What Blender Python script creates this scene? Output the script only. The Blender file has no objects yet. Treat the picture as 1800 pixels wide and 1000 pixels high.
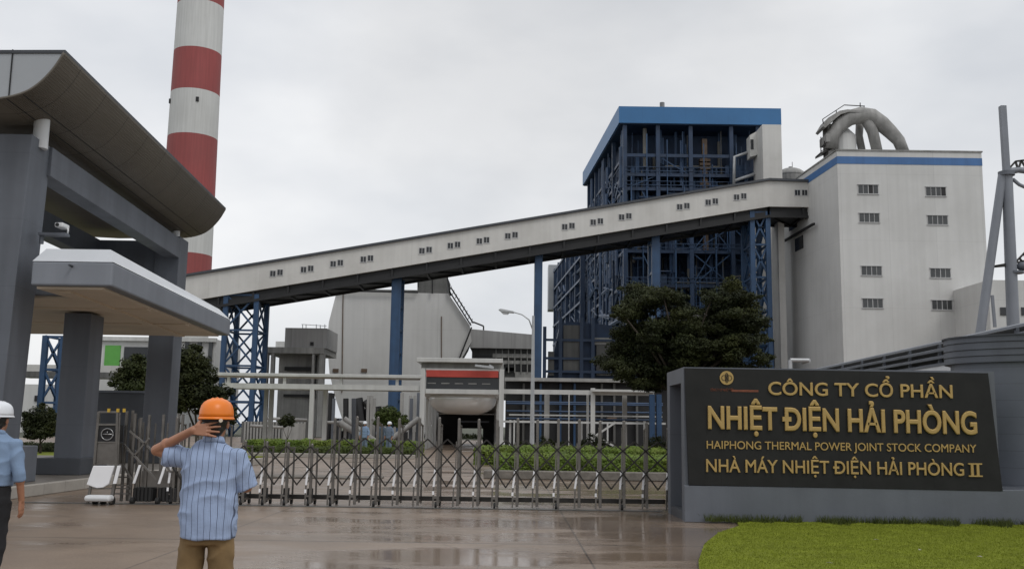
import bpy, bmesh, math, random
from mathutils import Vector, Matrix, noise
random.seed(7)
S = bpy.context.scene
C = S.collection
R = math.radians

# ---------------------------------------------------------------- camera
FPX = 1750.0
TH = math.atan(250 / FPX); RO = 0.014
F = Vector((0, math.cos(TH), math.sin(TH)))
R0 = Vector((1, 0, 0)); U0 = Vector((0, -math.sin(TH), math.cos(TH)))
CR = R0 * math.cos(RO) + U0 * math.sin(RO)
CU = -R0 * math.sin(RO) + U0 * math.cos(RO)
EYE = Vector((0, 0, 1.6))
cam = bpy.data.cameras.new('camera'); camo = bpy.data.objects.new('camera', cam); C.objects.link(camo)
m = Matrix((CR, CU, -F)).transposed().to_4x4(); m.translation = EYE
camo.matrix_world = m
cam.sensor_width = 36; cam.lens = 36 * FPX / 1800; cam.clip_end = 6000; cam.clip_start = 0.05
S.camera = camo

# ---------------------------------------------------------------- sky and sun
SUN_EL, SUN_AZ = R(52), R(138)
w = bpy.data.worlds.new('World'); S.world = w; w.use_nodes = True
nt = w.node_tree; N = nt.nodes; L = nt.links
N.clear()
out = N.new('ShaderNodeOutputWorld'); bg = N.new('ShaderNodeBackground'); L.new(bg.outputs[0], out.inputs[0])
sky = N.new('ShaderNodeTexSky'); sky.sky_type = 'NISHITA'; sky.sun_disc = False
sky.sun_elevation = SUN_EL; sky.sun_rotation = R(180) + SUN_AZ; sky.dust_density = 4
tc = N.new('ShaderNodeTexCoord')
mp = N.new('ShaderNodeMapping'); mp.inputs['Scale'].default_value = (1, 1, 2.2); L.new(tc.outputs['Generated'], mp.inputs[0])
n1 = N.new('ShaderNodeTexNoise'); n1.inputs['Scale'].default_value = 2.3; n1.inputs['Detail'].default_value = 5; n1.inputs['Roughness'].default_value = .5
L.new(mp.outputs[0], n1.inputs['Vector'])
cr = N.new('ShaderNodeValToRGB'); cr.color_ramp.elements[0].position = .34; cr.color_ramp.elements[0].color = (6.7, 7.0, 7.45, 1)
cr.color_ramp.elements[1].position = .62; cr.color_ramp.elements[1].color = (9.4, 9.5, 9.65, 1)
L.new(n1.outputs[0], cr.inputs[0])
mx = N.new('ShaderNodeMixRGB'); mx.inputs[0].default_value = .93
cur_ = cr.outputs[0]
for dv_, c0, amt in (((.055, .93, .375), .955, .84), ((.44, .84, .31), .93, .94), ((-.05, .90, .43), .96, .96)):
    dn = N.new('ShaderNodeVectorMath'); dn.operation = 'DOT_PRODUCT'; L.new(tc.outputs['Generated'], dn.inputs[0]); dn.inputs[1].default_value = Vector(dv_).normalized()
    nn = N.new('ShaderNodeTexNoise'); nn.inputs['Scale'].default_value = 5.5; nn.inputs['Detail'].default_value = 6; L.new(tc.outputs['Generated'], nn.inputs['Vector'])
    ns = N.new('ShaderNodeMath'); ns.operation = 'MULTIPLY_ADD'; L.new(nn.outputs[0], ns.inputs[0]); ns.inputs[1].default_value = .045; L.new(dn.outputs['Value'], ns.inputs[2])
    rg_ = N.new('ShaderNodeMapRange'); rg_.interpolation_type = 'SMOOTHSTEP'; rg_.inputs[1].default_value = c0 + .024; rg_.inputs[2].default_value = 1.022; rg_.inputs[3].default_value = 1; rg_.inputs[4].default_value = amt; L.new(ns.outputs[0], rg_.inputs[0])
    vm = N.new('ShaderNodeVectorMath'); vm.operation = 'SCALE'; L.new(cur_, vm.inputs[0]); L.new(rg_.outputs[0], vm.inputs['Scale']); cur_ = vm.outputs[0]
L.new(sky.outputs[0], mx.inputs[1]); L.new(cur_, mx.inputs[2]); L.new(mx.outputs[0], bg.inputs[0])
bg.inputs[1].default_value = .1
sl = bpy.data.lights.new('sun', 'SUN'); sl.energy = 1.0; sl.angle = R(20); sl.color = (1, .97, .93)
so = bpy.data.objects.new('sun', sl); C.objects.link(so)
sd = Vector((math.cos(SUN_EL) * math.sin(SUN_AZ), math.cos(SUN_EL) * math.cos(SUN_AZ), math.sin(SUN_EL)))
so.rotation_euler = (-sd).to_track_quat('-Z', 'Y').to_euler()
S.view_settings.view_transform = 'Standard'; S.view_settings.look = 'None'
S.view_settings.exposure = 0.0; S.view_settings.gamma = 1
S.render.engine = 'CYCLES'

# ---------------------------------------------------------------- projection helpers
def P(px, py, Y):
    a = (px - 900) / FPX; b = (500 - py) / FPX
    d = F + CR * a + CU * b
    return EYE + d * (Y / d.y)
def G(px, py, z=0.0):
    a = (px - 900) / FPX; b = (500 - py) / FPX
    d = F + CR * a + CU * b
    return EYE + d * ((z - EYE.z) / d.z)
def xat(px, Y, z=1.6):
    a = (px - 900) / FPX; dz = z - EYE.z
    return (a * (Y * F.y + dz * F.z) - Y * CR.y - dz * CR.z) / CR.x
def zat(px, py, Y): return P(px, py, Y).z

# ---------------------------------------------------------------- materials
def lin(h):
    h = h.lstrip('#'); o = []
    for i in (0, 2, 4):
        c = int(h[i:i + 2], 16) / 255
        o.append(c / 12.92 if c <= .04045 else ((c + .055) / 1.055) ** 2.4)
    return o
def mat(name, col, rough=.6, metal=0, var=.12, scale=1.5, bump=0, bscale=30, stretch=None, streak=0, spec=.5, rvar=0, dirt=None, dirtamt=0, seams=None, seamdark=.35):
    """col linear rgb. seams=(dx,dy,dz) spacing of thin joint lines in metres, None to skip an axis"""
    if isinstance(col, str): col = lin(col)
    M = bpy.data.materials.new(name); M.use_nodes = True
    t = M.node_tree; n = t.nodes; l = t.links
    b = n['Principled BSDF']; b.inputs['Roughness'].default_value = rough; b.inputs['Metallic'].default_value = metal
    b.inputs['Specular IOR Level'].default_value = spec
    co = n.new('ShaderNodeTexCoord'); geo = n.new('ShaderNodeNewGeometry'); src = geo.outputs['Position']
    mpn = n.new('ShaderNodeMapping'); l.new(src, mpn.inputs[0])
    if stretch: mpn.inputs['Scale'].default_value = stretch
    nz = n.new('ShaderNodeTexNoise'); nz.inputs['Scale'].default_value = scale; nz.inputs['Detail'].default_value = 6; nz.inputs['Roughness'].default_value = .6
    l.new(mpn.outputs[0], nz.inputs['Vector'])
    ramp = n.new('ShaderNodeMapRange'); ramp.inputs[1].default_value = .3; ramp.inputs[2].default_value = .7
    ramp.inputs[3].default_value = 1 - var; ramp.inputs[4].default_value = 1 + var
    l.new(nz.outputs[0], ramp.inputs[0])
    cur = n.new('ShaderNodeVectorMath'); cur.operation = 'SCALE'; cur.inputs[0].default_value = col
    l.new(ramp.outputs[0], cur.inputs['Scale']); cout = cur.outputs[0]
    def mul(cout, fac_socket):
        q = n.new('ShaderNodeVectorMath'); q.operation = 'SCALE'; l.new(cout, q.inputs[0]); l.new(fac_socket, q.inputs['Scale']); return q.outputs[0]
    if streak:
        m2 = n.new('ShaderNodeMapping'); m2.inputs['Scale'].default_value = (1.3, 1.3, .05); l.new(src, m2.inputs[0])
        z2 = n.new('ShaderNodeTexNoise'); z2.inputs['Scale'].default_value = 1.6; z2.inputs['Detail'].default_value = 5; l.new(m2.outputs[0], z2.inputs['Vector'])
        r2 = n.new('ShaderNodeMapRange'); r2.inputs[1].default_value = .35; r2.inputs[2].default_value = .65; r2.inputs[3].default_value = 1 - streak; r2.inputs[4].default_value = 1.03
        l.new(z2.outputs[0], r2.inputs[0]); cout = mul(cout, r2.outputs[0])
    if dirt:
        z3 = n.new('ShaderNodeTexNoise'); z3.inputs['Scale'].default_value = scale * .35; z3.inputs['Detail'].default_value = 8; z3.inputs['Roughness'].default_value = .65; l.new(mpn.outputs[0], z3.inputs['Vector'])
        r3 = n.new('ShaderNodeMapRange'); r3.inputs[1].default_value = .45; r3.inputs[2].default_value = .7; r3.inputs[3].default_value = 0; r3.inputs[4].default_value = dirtamt
        l.new(z3.outputs[0], r3.inputs[0])
        q = n.new('ShaderNodeMixRGB'); l.new(r3.outputs[0], q.inputs[0]); l.new(cout, q.inputs[1]); q.inputs[2].default_value = (*(lin(dirt) if isinstance(dirt, str) else dirt), 1); cout = q.outputs[0]
    if seams:
        sep = n.new('ShaderNodeSeparateXYZ'); l.new(src, sep.inputs[0])
        for ax, sp in enumerate(seams):
            if not sp: continue
            sp, wd = sp if isinstance(sp, tuple) else (sp, .03)
            a = n.new('ShaderNodeMath'); a.operation = 'PINGPONG'; l.new(sep.outputs[ax], a.inputs[0]); a.inputs[1].default_value = sp / 2
            g = n.new('ShaderNodeMath'); g.operation = 'LESS_THAN'; l.new(a.outputs[0], g.inputs[0]); g.inputs[1].default_value = wd / 2
            k = n.new('ShaderNodeMapRange'); l.new(g.outputs[0], k.inputs[0]); k.inputs[3].default_value = 1; k.inputs[4].default_value = 1 - seamdark
            cout = mul(cout, k.outputs[0])
    l.new(cout, b.inputs['Base Color'])
    if rvar:
        rr = n.new('ShaderNodeMapRange'); rr.inputs[1].default_value = .35; rr.inputs[2].default_value = .65; rr.inputs[3].default_value = max(.03, rough - rvar); rr.inputs[4].default_value = min(1, rough + rvar)
        l.new(nz.outputs[0], rr.inputs[0]); l.new(rr.outputs[0], b.inputs['Roughness'])
    if bump:
        zb = n.new('ShaderNodeTexNoise'); zb.inputs['Scale'].default_value = bscale; zb.inputs['Detail'].default_value = 5; l.new(src, zb.inputs['Vector'])
        bp = n.new('ShaderNodeBump'); bp.inputs['Strength'].default_value = bump; bp.inputs['Distance'].default_value = .02; l.new(zb.outputs[0], bp.inputs['Height']); l.new(bp.outputs[0], b.inputs['Normal'])
    return M

M = {}
M['slate'] = mat('slate_grey_paint', (.115, .126, .148), .55, var=.12, scale=.8, bump=.08, streak=.16, seams=(None, None, (1.5, .008)), seamdark=.25)
M['slate_dark'] = mat('dark_grey_paint', (.055, .06, .07), .6, var=.12, scale=.8, streak=.15)
M['ribbed'] = mat('ribbed_metal_ceiling', (.12, .105, .085), .6, .0, var=.10, scale=.8, seams=(None, (1.65, .03), None), seamdark=.6)
M['alu'] = mat('aluminium_panel', (.34, .355, .37), .4, .3, var=.05, scale=.6)
M['white_paint'] = mat('white_paint', (.62, .63, .64), .45, var=.06, scale=1)
M['soffit'] = mat('cream_plaster', (.72, .62, .50), .8, var=.06, scale=.7, dirt=(.25, .22, .18), dirtamt=.3)
M['canopy_grey'] = mat('canopy_grey_paint', (.20, .215, .245), .5, var=.08, scale=.7, streak=.10)
M['canopy_top'] = mat('canopy_white_paint', (.6, .62, .65), .4, var=.06, scale=.7)
M['clad'] = mat('white_cladding', (.56, .557, .545), .6, var=.03, scale=.25, streak=.035, dirt=(.30, .29, .27), dirtamt=.30, seams=((5.2, .07), None, (7.5, .05)), seamdark=.10)
M['clad_gallery'] = mat('gallery_cladding', (.57, .56, .535), .6, var=.04, scale=.4, streak=.04, dirt=(.28, .26, .23), dirtamt=.35, seams=((6.0, .05), None, None), seamdark=.10)
M['clad_grey'] = mat('grey_cladding', (.34, .335, .33), .6, var=.08, scale=.3, streak=.16, seams=((4, .08), None, None), seamdark=.2)
M['concrete'] = mat('weathered_concrete', (.32, .315, .30), .8, var=.18, scale=.5, streak=.25, bump=.1)
M['concrete_dark'] = mat('dark_concrete', (.115, .115, .11), .8, var=.2, scale=.5, streak=.25)
M['blue_d'] = mat('dark_blue_steel', (.012, .034, .08), .5, var=.3, scale=.4, streak=.2)
M['blue'] = mat('blue_steel_paint', (.02, .06, .135), .5, var=.2, scale=.6, streak=.2)
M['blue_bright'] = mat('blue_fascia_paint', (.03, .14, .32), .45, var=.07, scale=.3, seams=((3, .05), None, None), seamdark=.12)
M['blue_stripe'] = mat('blue_stripe_paint', (.05, .14, .33), .5, var=.10, scale=.4, streak=.1)
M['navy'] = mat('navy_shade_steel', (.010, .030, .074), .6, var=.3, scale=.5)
M['navy2'] = mat('navy_pipework', (.025, .055, .115), .5, var=.4, scale=.4)
M['pipe_grey'] = mat('grey_pipe', (.12, .115, .10), .5, var=.3, scale=.4)
M['brown'] = mat('rusty_brown_metal', (.11, .075, .05), .7, var=.3, scale=1)
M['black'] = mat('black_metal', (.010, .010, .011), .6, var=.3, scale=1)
M['dark_glass'] = mat('dark_window_glass', (.02, .022, .025), .15, var=.3, scale=.4)
M['pane'] = mat('grey_window_pane', (.055, .058, .06), .2, var=.25, scale=.6)
M['frame'] = mat('light_window_frame', (.42, .42, .42), .5, var=.05)
M['rust'] = mat('duct_grey', (.30, .295, .285), .7, 0, var=.25, scale=.6, streak=.2, dirt=(.08, .075, .07), dirtamt=.6)
M['chim_red'] = mat('chimney_red_paint', (.30, .062, .06), .7, var=.10, scale=.05, streak=.15, dirt=(.16, .06, .055), dirtamt=.4)
M['chim_white'] = mat('chimney_white_paint', (.58, .58, .565), .7, var=.05, scale=.05, streak=.10, dirt=(.34, .33, .31), dirtamt=.4)
M['granite'] = mat('black_granite', (.016, .016, .016), .5, spec=.25, var=.25, scale=3, rvar=.06, seams=((1.24, .006), None, None), seamdark=.5)
M['gold'] = mat('gold_letters', (.42, .285, .10), .45, .25, var=.08, scale=6)
M['redmark'] = mat('faded_red_paint', (.16, .045, .02), .6, var=.3, scale=20)
M['tile'] = mat('grey_wall_tile', (.15, .165, .195), .5, var=.10, scale=1.2, seams=(None, None, (.32, .008)), seamdark=.35)
M['walk_white'] = mat('walkway_white_paint', (.52, .52, .505), .5, var=.06, scale=.5, streak=.12)
M['ceiling'] = mat('glossy_white_ceiling', (.78, .78, .77), .22, .25, var=.15, scale=.25)
M['banner'] = mat('red_banner', (.42, .055, .04), .7, var=.15, scale=1.2)
M['steel'] = mat('stainless_steel', (.17, .158, .145), .35, .8, var=.2, scale=5, rvar=.08)
M['steel_lt'] = mat('brushed_steel', (.30, .30, .30), .3, .9, var=.1, scale=6)
M['steel_dark'] = mat('dark_steel', (.04, .037, .034), .42, .6, var=.3, scale=8)
M['reflector'] = mat('white_reflector', (.82, .82, .84), .35, var=.03)
M['rubber'] = mat('black_rubber', (.012, .012, .012), .7, var=.2)
M['kerb'] = mat('kerb_stone', (.34, .315, .28), .7, var=.12, scale=2, seams=(None, (1.0, .012), None), seamdark=.5)
M['paving'] = mat('platform_paving', (.14, .125, .11), .6, var=.15, scale=1)
M['lawn'] = mat('lawn_soil', (.15, .175, .02), .9, var=.3, scale=3, spec=.1)
M['blade'] = mat('grass_blade', (.20, .235, .024), .7, var=.22, scale=2.5, spec=.2)
M['tuft'] = mat('tall_grass', (.06, .075, .018), .8, var=.35, scale=5, spec=.2)
M['leaf_dark'] = mat('dark_tree_leaf', (.022, .028, .009), .6, var=.5, scale=1.4, dirt=(.07, .075, .018), dirtamt=.55, spec=.2)
M['leaf_mid'] = mat('shrub_leaf', (.035, .045, .015), .6, var=.5, scale=2, dirt=(.08, .08, .02), dirtamt=.5, spec=.2)
M['leaf_bright'] = mat('hedge_leaf', (.095, .145, .02), .6, var=.45, scale=2, dirt=(.17, .19, .03), dirtamt=.6, spec=.25)
M['leaf_olive'] = mat('clipped_hedge_leaf', (.055, .075, .018), .7, var=.4, scale=2, spec=.2)
M['bark'] = mat('bark', (.045, .035, .025), .9, var=.3, scale=6, bump=.4)
M['stone'] = mat('rough_stone', (.17, .155, .135), .8, var=.3, scale=5, bump=.5, bscale=12)
M['green_panel'] = mat('green_panel', (.10, .34, .06), .5, var=.06)
M['skin'] = mat('skin', (.36, .17, .10), .5, var=.10, scale=12, bump=.05, bscale=90)
M['hair'] = mat('black_hair', (.008, .007, .006), .45, var=.3, scale=40)
M['helmet_o'] = mat('orange_plastic', (.80, .20, .012), .38, var=.05, scale=3)
M['helmet_w'] = mat('white_plastic', (.72, .74, .78), .38, var=.03, scale=3)
M['trousers_k'] = mat('khaki_cotton', (.20, .13, .058), .9, var=.16, scale=7, bump=.12, bscale=50)
M['trousers_b'] = mat('black_cotton', (.012, .012, .014), .9, var=.2, scale=7, bump=.1, bscale=50)
M['shirt_b'] = mat('blue_cotton', (.19, .27, .40), .9, var=.10, scale=5, bump=.1, bscale=60)
M['overall'] = mat('grey_blue_overalls', (.13, .17, .23), .9, var=.1, scale=5)
M['shoe'] = mat('dark_leather', (.015, .012, .01), .5, var=.2)
M['lamp_glass'] = mat('lamp_glass', (.45, .46, .47), .3, var=.05)
M['galv'] = mat('galvanised_pole', (.42, .43, .44), .4, .3, var=.08, scale=2)
M['ochre'] = mat('yellow_lens', (.5, .32, .03), .4, var=.05)
M['earth'] = mat('far_ground', (.07, .075, .05), .9, var=.3, scale=.05)

# striped shirt
def striped():
    X = mat('striped_cotton', (.30, .38, .55), .9, var=.09, scale=6, bump=.12, bscale=60)
    t = X.node_tree; n = t.nodes; l = t.links; b = n['Principled BSDF']
    prev = b.inputs['Base Color'].links[0].from_socket
    co = n.new('ShaderNodeTexCoord'); sx = n.new('ShaderNodeSeparateXYZ')
    nz = n.new('ShaderNodeTexNoise'); nz.inputs['Scale'].default_value = 3.2; nz.inputs['Detail'].default_value = 2
    l.new(co.outputs['Object'], nz.inputs['Vector'])
    l.new(co.outputs['Object'], sx.inputs[0])
    a = n.new('ShaderNodeMath'); a.operation = 'MULTIPLY_ADD'; l.new(nz.outputs[0], a.inputs[0]); a.inputs[1].default_value = .045; l.new(sx.outputs[0], a.inputs[2])
    def line(period, width, dark, src):
        nonlocal prev
        p = n.new('ShaderNodeMath'); p.operation = 'PINGPONG'; l.new(src, p.inputs[0]); p.inputs[1].default_value = period / 2
        g = n.new('ShaderNodeMapRange'); g.inputs[1].default_value = width * .4; g.inputs[2].default_value = width; g.inputs[3].default_value = dark; g.inputs[4].default_value = 0
        l.new(p.outputs[0], g.inputs[0])
        q = n.new('ShaderNodeMixRGB'); l.new(g.outputs[0], q.inputs[0]); l.new(prev, q.inputs[1]); q.inputs[2].default_value = (.035, .045, .085, 1); prev = q.outputs[0]
    line(.041, .0028, .85, a.outputs[0])
    line(.01025, .0012, .22, a.outputs[0])
    l.new(prev, b.inputs['Base Color'])
    return X
M['shirt_s'] = striped()

# wet concrete forecourt
def wet():
    X = mat('wet_concrete', (.215, .160, .118), .4, var=.2, scale=.5, dirt=(.12, .086, .062), dirtamt=.8)
    t = X.node_tree; n = t.nodes; l = t.links; b = n['Principled BSDF']
    geo = n.new('ShaderNodeNewGeometry')
    mp = n.new('ShaderNodeMapping'); mp.inputs['Scale'].default_value = (.6, 1.5, 1); l.new(geo.outputs['Position'], mp.inputs[0])
    z = n.new('ShaderNodeTexNoise'); z.inputs['Scale'].default_value = .45; z.inputs['Detail'].default_value = 7; z.inputs['Roughness'].default_value = .62; l.new(mp.outputs[0], z.inputs['Vector'])
    # wetter towards the sign side
    sp = n.new('ShaderNodeSeparateXYZ'); l.new(geo.outputs['Position'], sp.inputs[0])
    g = n.new('ShaderNodeMapRange'); g.inputs[1].default_value = -5; g.inputs[2].default_value = 2.5; g.inputs[3].default_value = .10; g.inputs[4].default_value = -.10; l.new(sp.outputs[0], g.inputs[0])
    ad = n.new('ShaderNodeMath'); l.new(z.outputs[0], ad.inputs[0]); l.new(g.outputs[0], ad.inputs[1])
    r = n.new('ShaderNodeMapRange'); r.inputs[1].default_value = .40; r.inputs[2].default_value = .60; r.inputs[3].default_value = .11; r.inputs[4].default_value = .46; l.new(ad.outputs[0], r.inputs[0]); l.new(r.outputs[0], b.inputs['Roughness'])
    zb = n.new('ShaderNodeTexNoise'); zb.inputs['Scale'].default_value = 14; zb.inputs['Detail'].default_value = 6; l.new(geo.outputs['Position'], zb.inputs['Vector'])
    bs = n.new('ShaderNodeMath'); bs.operation = 'MULTIPLY'; l.new(r.outputs[0], bs.inputs[0]); bs.inputs[1].default_value = .45
    bp = n.new('ShaderNodeBump'); bp.inputs['Distance'].default_value = .01; l.new(bs.outputs[0], bp.inputs['Strength']); l.new(zb.outputs[0], bp.inputs['Height']); l.new(bp.outputs[0], b.inputs['Normal'])
    prev = b.inputs['Base Color'].links[0].from_socket
    gz = n.new('ShaderNodeTexNoise'); gz.inputs['Scale'].default_value = 38; gz.inputs['Detail'].default_value = 3; l.new(geo.outputs['Position'], gz.inputs['Vector'])
    gm = n.new('ShaderNodeMapRange'); gm.inputs[1].default_value = .3; gm.inputs[2].default_value = .7; gm.inputs[3].default_value = .80; gm.inputs[4].default_value = 1.18; l.new(gz.outputs[0], gm.inputs[0])
    gs = n.new('ShaderNodeVectorMath'); gs.operation = 'SCALE'; l.new(prev, gs.inputs[0]); l.new(gm.outputs[0], gs.inputs['Scale']); prev = gs.outputs[0]
    wv = n.new('ShaderNodeTexNoise'); wv.inputs['Scale'].default_value = 1.1; wv.inputs['Detail'].default_value = 5; l.new(geo.outputs['Position'], wv.inputs['Vector'])
    wa = n.new('ShaderNodeMixRGB'); wa.blend_type = 'ADD'; wa.inputs[0].default_value = .6; l.new(geo.outputs['Position'], wa.inputs[1]); l.new(wv.outputs['Color'], wa.inputs[2])
    vo = n.new('ShaderNodeTexVoronoi'); vo.feature = 'DISTANCE_TO_EDGE'; vo.inputs['Scale'].default_value = .22; l.new(wa.outputs[0], vo.inputs['Vector'])
    ck = n.new('ShaderNodeMapRange'); ck.inputs[1].default_value = .0008; ck.inputs[2].default_value = .0025; ck.inputs[3].default_value = .6; ck.inputs[4].default_value = 1; l.new(vo.outputs['Distance'], ck.inputs[0])
    cs_ = n.new('ShaderNodeVectorMath'); cs_.operation = 'SCALE'; l.new(prev, cs_.inputs[0]); l.new(ck.outputs[0], cs_.inputs['Scale']); prev = cs_.outputs[0]
    for ax, per, wd, off in ((1, 6.0, .03, 14.15), (0, 5.2, .012, 1.0)):
        a = n.new('ShaderNodeMath'); a.operation = 'SUBTRACT'; l.new(sp.outputs[ax], a.inputs[0]); a.inputs[1].default_value = off
        p = n.new('ShaderNodeMath'); p.operation = 'PINGPONG'; l.new(a.outputs[0], p.inputs[0]); p.inputs[1].default_value = per / 2
        lt = n.new('ShaderNodeMath'); lt.operation = 'LESS_THAN'; l.new(p.outputs[0], lt.inputs[0]); lt.inputs[1].default_value = wd
        q = n.new('ShaderNodeMixRGB'); sc = n.new('ShaderNodeMath'); sc.operation = 'MULTIPLY'; sc.inputs[1].default_value = .65; l.new(lt.outputs[0], sc.inputs[0])
        l.new(sc.outputs[0], q.inputs[0]); l.new(prev, q.inputs[1]); q.inputs[2].default_value = (.02, .018, .016, 1); prev = q.outputs[0]
    l.new(prev, b.inputs['Base Color'])
    return X
M['wet'] = wet()

# ---------------------------------------------------------------- mesh builder
class MB:
    def __init__(s): s.v = []; s.f = []
    def add(s, vs, fs):
        o = len(s.v); s.v += [Vector(v) for v in vs]; s.f += [tuple(i + o for i in f) for f in fs]; return s
    def box(s, x0, x1, y0, y1, z0, z1):
        return s.add([(x0, y0, z0), (x1, y0, z0), (x1, y1, z0), (x0, y1, z0), (x0, y0, z1), (x1, y0, z1), (x1, y1, z1), (x0, y1, z1)],
                     [(3, 2, 1, 0), (4, 5, 6, 7), (0, 1, 5, 4), (1, 2, 6, 5), (2, 3, 7, 6), (3, 0, 4, 7)])
    def hexa(s, bot, top):     # four bottom points, four top points, counter-clockwise from above
        return s.add(list(bot) + list(top), [(3, 2, 1, 0), (4, 5, 6, 7), (0, 1, 5, 4), (1, 2, 6, 5), (2, 3, 7, 6), (3, 0, 4, 7)])
    def beam(s, p, q, w=.1, h=None, up=(0, 0, 1)):
        h = h or w; p = Vector(p); q = Vector(q); d = (q - p).normalized(); up = Vector(up)
        if abs(d.dot(up)) > .98: up = Vector((0, 1, 0))
        a = d.cross(up).normalized() * (w / 2); b = a.cross(d).normalized() * (h / 2)
        return s.hexa([p - a - b, p + a - b, p + a + b, p - a + b], [q - a - b, q + a - b, q + a + b, q - a + b])
    def tube(s, p, q, r0, r1=None, n=10, cap=True):
        r1 = r0 if r1 is None else r1; p = Vector(p); q = Vector(q); d = (q - p).normalized()
        up = Vector((0, 0, 1)) if abs(d.z) < .95 else Vector((1, 0, 0))
        a = d.cross(up).normalized(); b = a.cross(d).normalized()
        vs = []
        for i in range(n):
            t = 2 * math.pi * i / n; o = a * math.cos(t) + b * math.sin(t)
            vs.append(p + o * r0)
        for i in range(n):
            t = 2 * math.pi * i / n; o = a * math.cos(t) + b * math.sin(t)
            vs.append(q + o * r1)
        fs = [(i, (i + 1) % n, n + (i + 1) % n, n + i) for i in range(n)]
        if cap:
            vs = vs + vs; fs += [tuple(reversed(range(2 * n, 3 * n))), tuple(range(3 * n, 4 * n))]
        return s.add(vs, fs)
    def path(s, pts, rs, n=10):
        pts = [Vector(p) for p in pts]
        if not isinstance(rs, (list, tuple)): rs = [rs] * len(pts)
        rings = []; o = len(s.v); prev = None
        for i, p in enumerate(pts):
            d = ((pts[min(i + 1, len(pts) - 1)] - pts[max(i - 1, 0)])).normalized()
            if prev is None:
                up = Vector((0, 0, 1)) if abs(d.z) < .9 else Vector((0, 1, 0)); a = d.cross(up).normalized()
            else: a = (prev - d * prev.dot(d)).normalized()
            prev = a; b = d.cross(a)
            for k in range(n):
                t = 2 * math.pi * k / n; s.v.append(p + (a * math.cos(t) + b * math.sin(t)) * rs[i])
        for i in range(len(pts) - 1):
            for k in range(n):
                k2 = (k + 1) % n
                s.f.append((o + i * n + k, o + i * n + k2, o + (i + 1) * n + k2, o + (i + 1) * n + k))
        s.f.append(tuple(o + k for k in reversed(range(n)))); s.f.append(tuple(o + (len(pts) - 1) * n + k for k in range(n)))
        return s
    def prism(s, pts, vec):     # closed outline (3D points) extruded by vec
        pts = [Vector(p) for p in pts]; vec = Vector(vec); n = len(pts)
        nrm = Vector((0, 0, 0))
        for i in range(n): nrm += pts[i].cross(pts[(i + 1) % n])
        if nrm.dot(vec) > 0: pts = pts[::-1]
        return s.add(pts + [p + vec for p in pts], [tuple(range(n)), tuple(reversed(range(n, 2 * n)))] + [((i + 1) % n, i, n + i, n + (i + 1) % n) for i in range(n)])
    def ell(s, c, r, nu=14, nv=9, z0=-1, z1=1):   # ellipsoid, optional cut in its own z range
        c = Vector(c); vs = []; fs = []
        for j in range(nv + 1):
            zz = z0 + (z1 - z0) * j / nv; zz = math.sin(math.asin(z0) + (math.asin(z1) - math.asin(z0)) * j / nv)
            q = math.sqrt(max(0, 1 - zz * zz)); q = max(q, 1e-3)
            for i in range(nu):
                t = 2 * math.pi * i / nu; vs.append((c.x + r[0] * q * math.cos(t), c.y + r[1] * q * math.sin(t), c.z + r[2] * zz))
        for j in range(nv):
            for i in range(nu):
                i2 = (i + 1) % nu; fs.append((j * nu + i, j * nu + i2, (j + 1) * nu + i2, (j + 1) * nu + i))
        fs.append(tuple(reversed(range(nu)))); fs.append(tuple(range(nv * nu, nv * nu + nu)))
        return s.add(vs, fs)
    def loft(s, rings):      # rings: list of lists of points, same count, closed
        n = len(rings[0]); vs = [p for r in rings for p in r]; fs = []
        for j in range(len(rings) - 1):
            for i in range(n):
                i2 = (i + 1) % n; fs.append((j * n + i, j * n + i2, (j + 1) * n + i2, (j + 1) * n + i))
        fs.append(tuple(reversed(range(n)))); fs.append(tuple(range((len(rings) - 1) * n, len(rings) * n)))
        return s.add(vs, fs)
    def mesh(s, name, off=Vector((0, 0, 0))):
        me = bpy.data.meshes.new(name); me.from_pydata([v - off for v in s.v], [], s.f); me.update(); return me
    def build(s, name, m, parent=None, smooth=False, bevel=0, kind=None):
        off = Vector((0, 0, 0))
        if parent is not None:
            q = parent
            while q is not None: off = off + Vector(q.location); q = q.parent
        me = s.mesh(name, off); me.materials.append(M[m] if isinstance(m, str) else m)
        o = bpy.data.objects.new(name, me); C.objects.link(o); o.parent = parent
        if smooth:
            for p in me.polygons: p.use_smooth = True
        if bevel:
            b = o.modifiers.new('bevel', 'BEVEL'); b.width = bevel; b.segments = 2; b.limit_method = 'ANGLE'
        if kind: o['kind'] = kind
        return o
def tag(o, label, cat, group=None):
    o['label'] = label; o['category'] = cat
    if group: o['group'] = group
    return o
def thing(name, loc, label, cat, group=None):
    o = bpy.data.objects.new(name, None); o.empty_display_size = .3; C.objects.link(o); o.location = loc
    return tag(o, label, cat, group)
def struct(o): o['kind'] = 'structure'; return o
def copy_tree(o, parent=None):
    c = o.copy(); C.objects.link(c); c.parent = parent
    for ch in list(o.children): copy_tree(ch, c)
    return c
AX = -0.0657                       # sideways drift of the plant's long axis per metre away
def ux(x0, y0, Y): return x0 + AX * (Y - y0)

# ================================================================= GROUND
g = MB(); g.add([(-2500, -200, -.03), (2500, -200, -.03), (2500, 4500, -.03), (-2500, 4500, -.03)], [(0, 1, 2, 3)])
struct(g.build('ground', 'earth'))
# forecourt subdivided sheet
g = MB(); g.add([(-45, -12, 0), (45, -12, 0), (45, 118, 0), (-45, 118, 0)], [(0, 1, 2, 3)])
struct(g.build('road', 'wet'))
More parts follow.
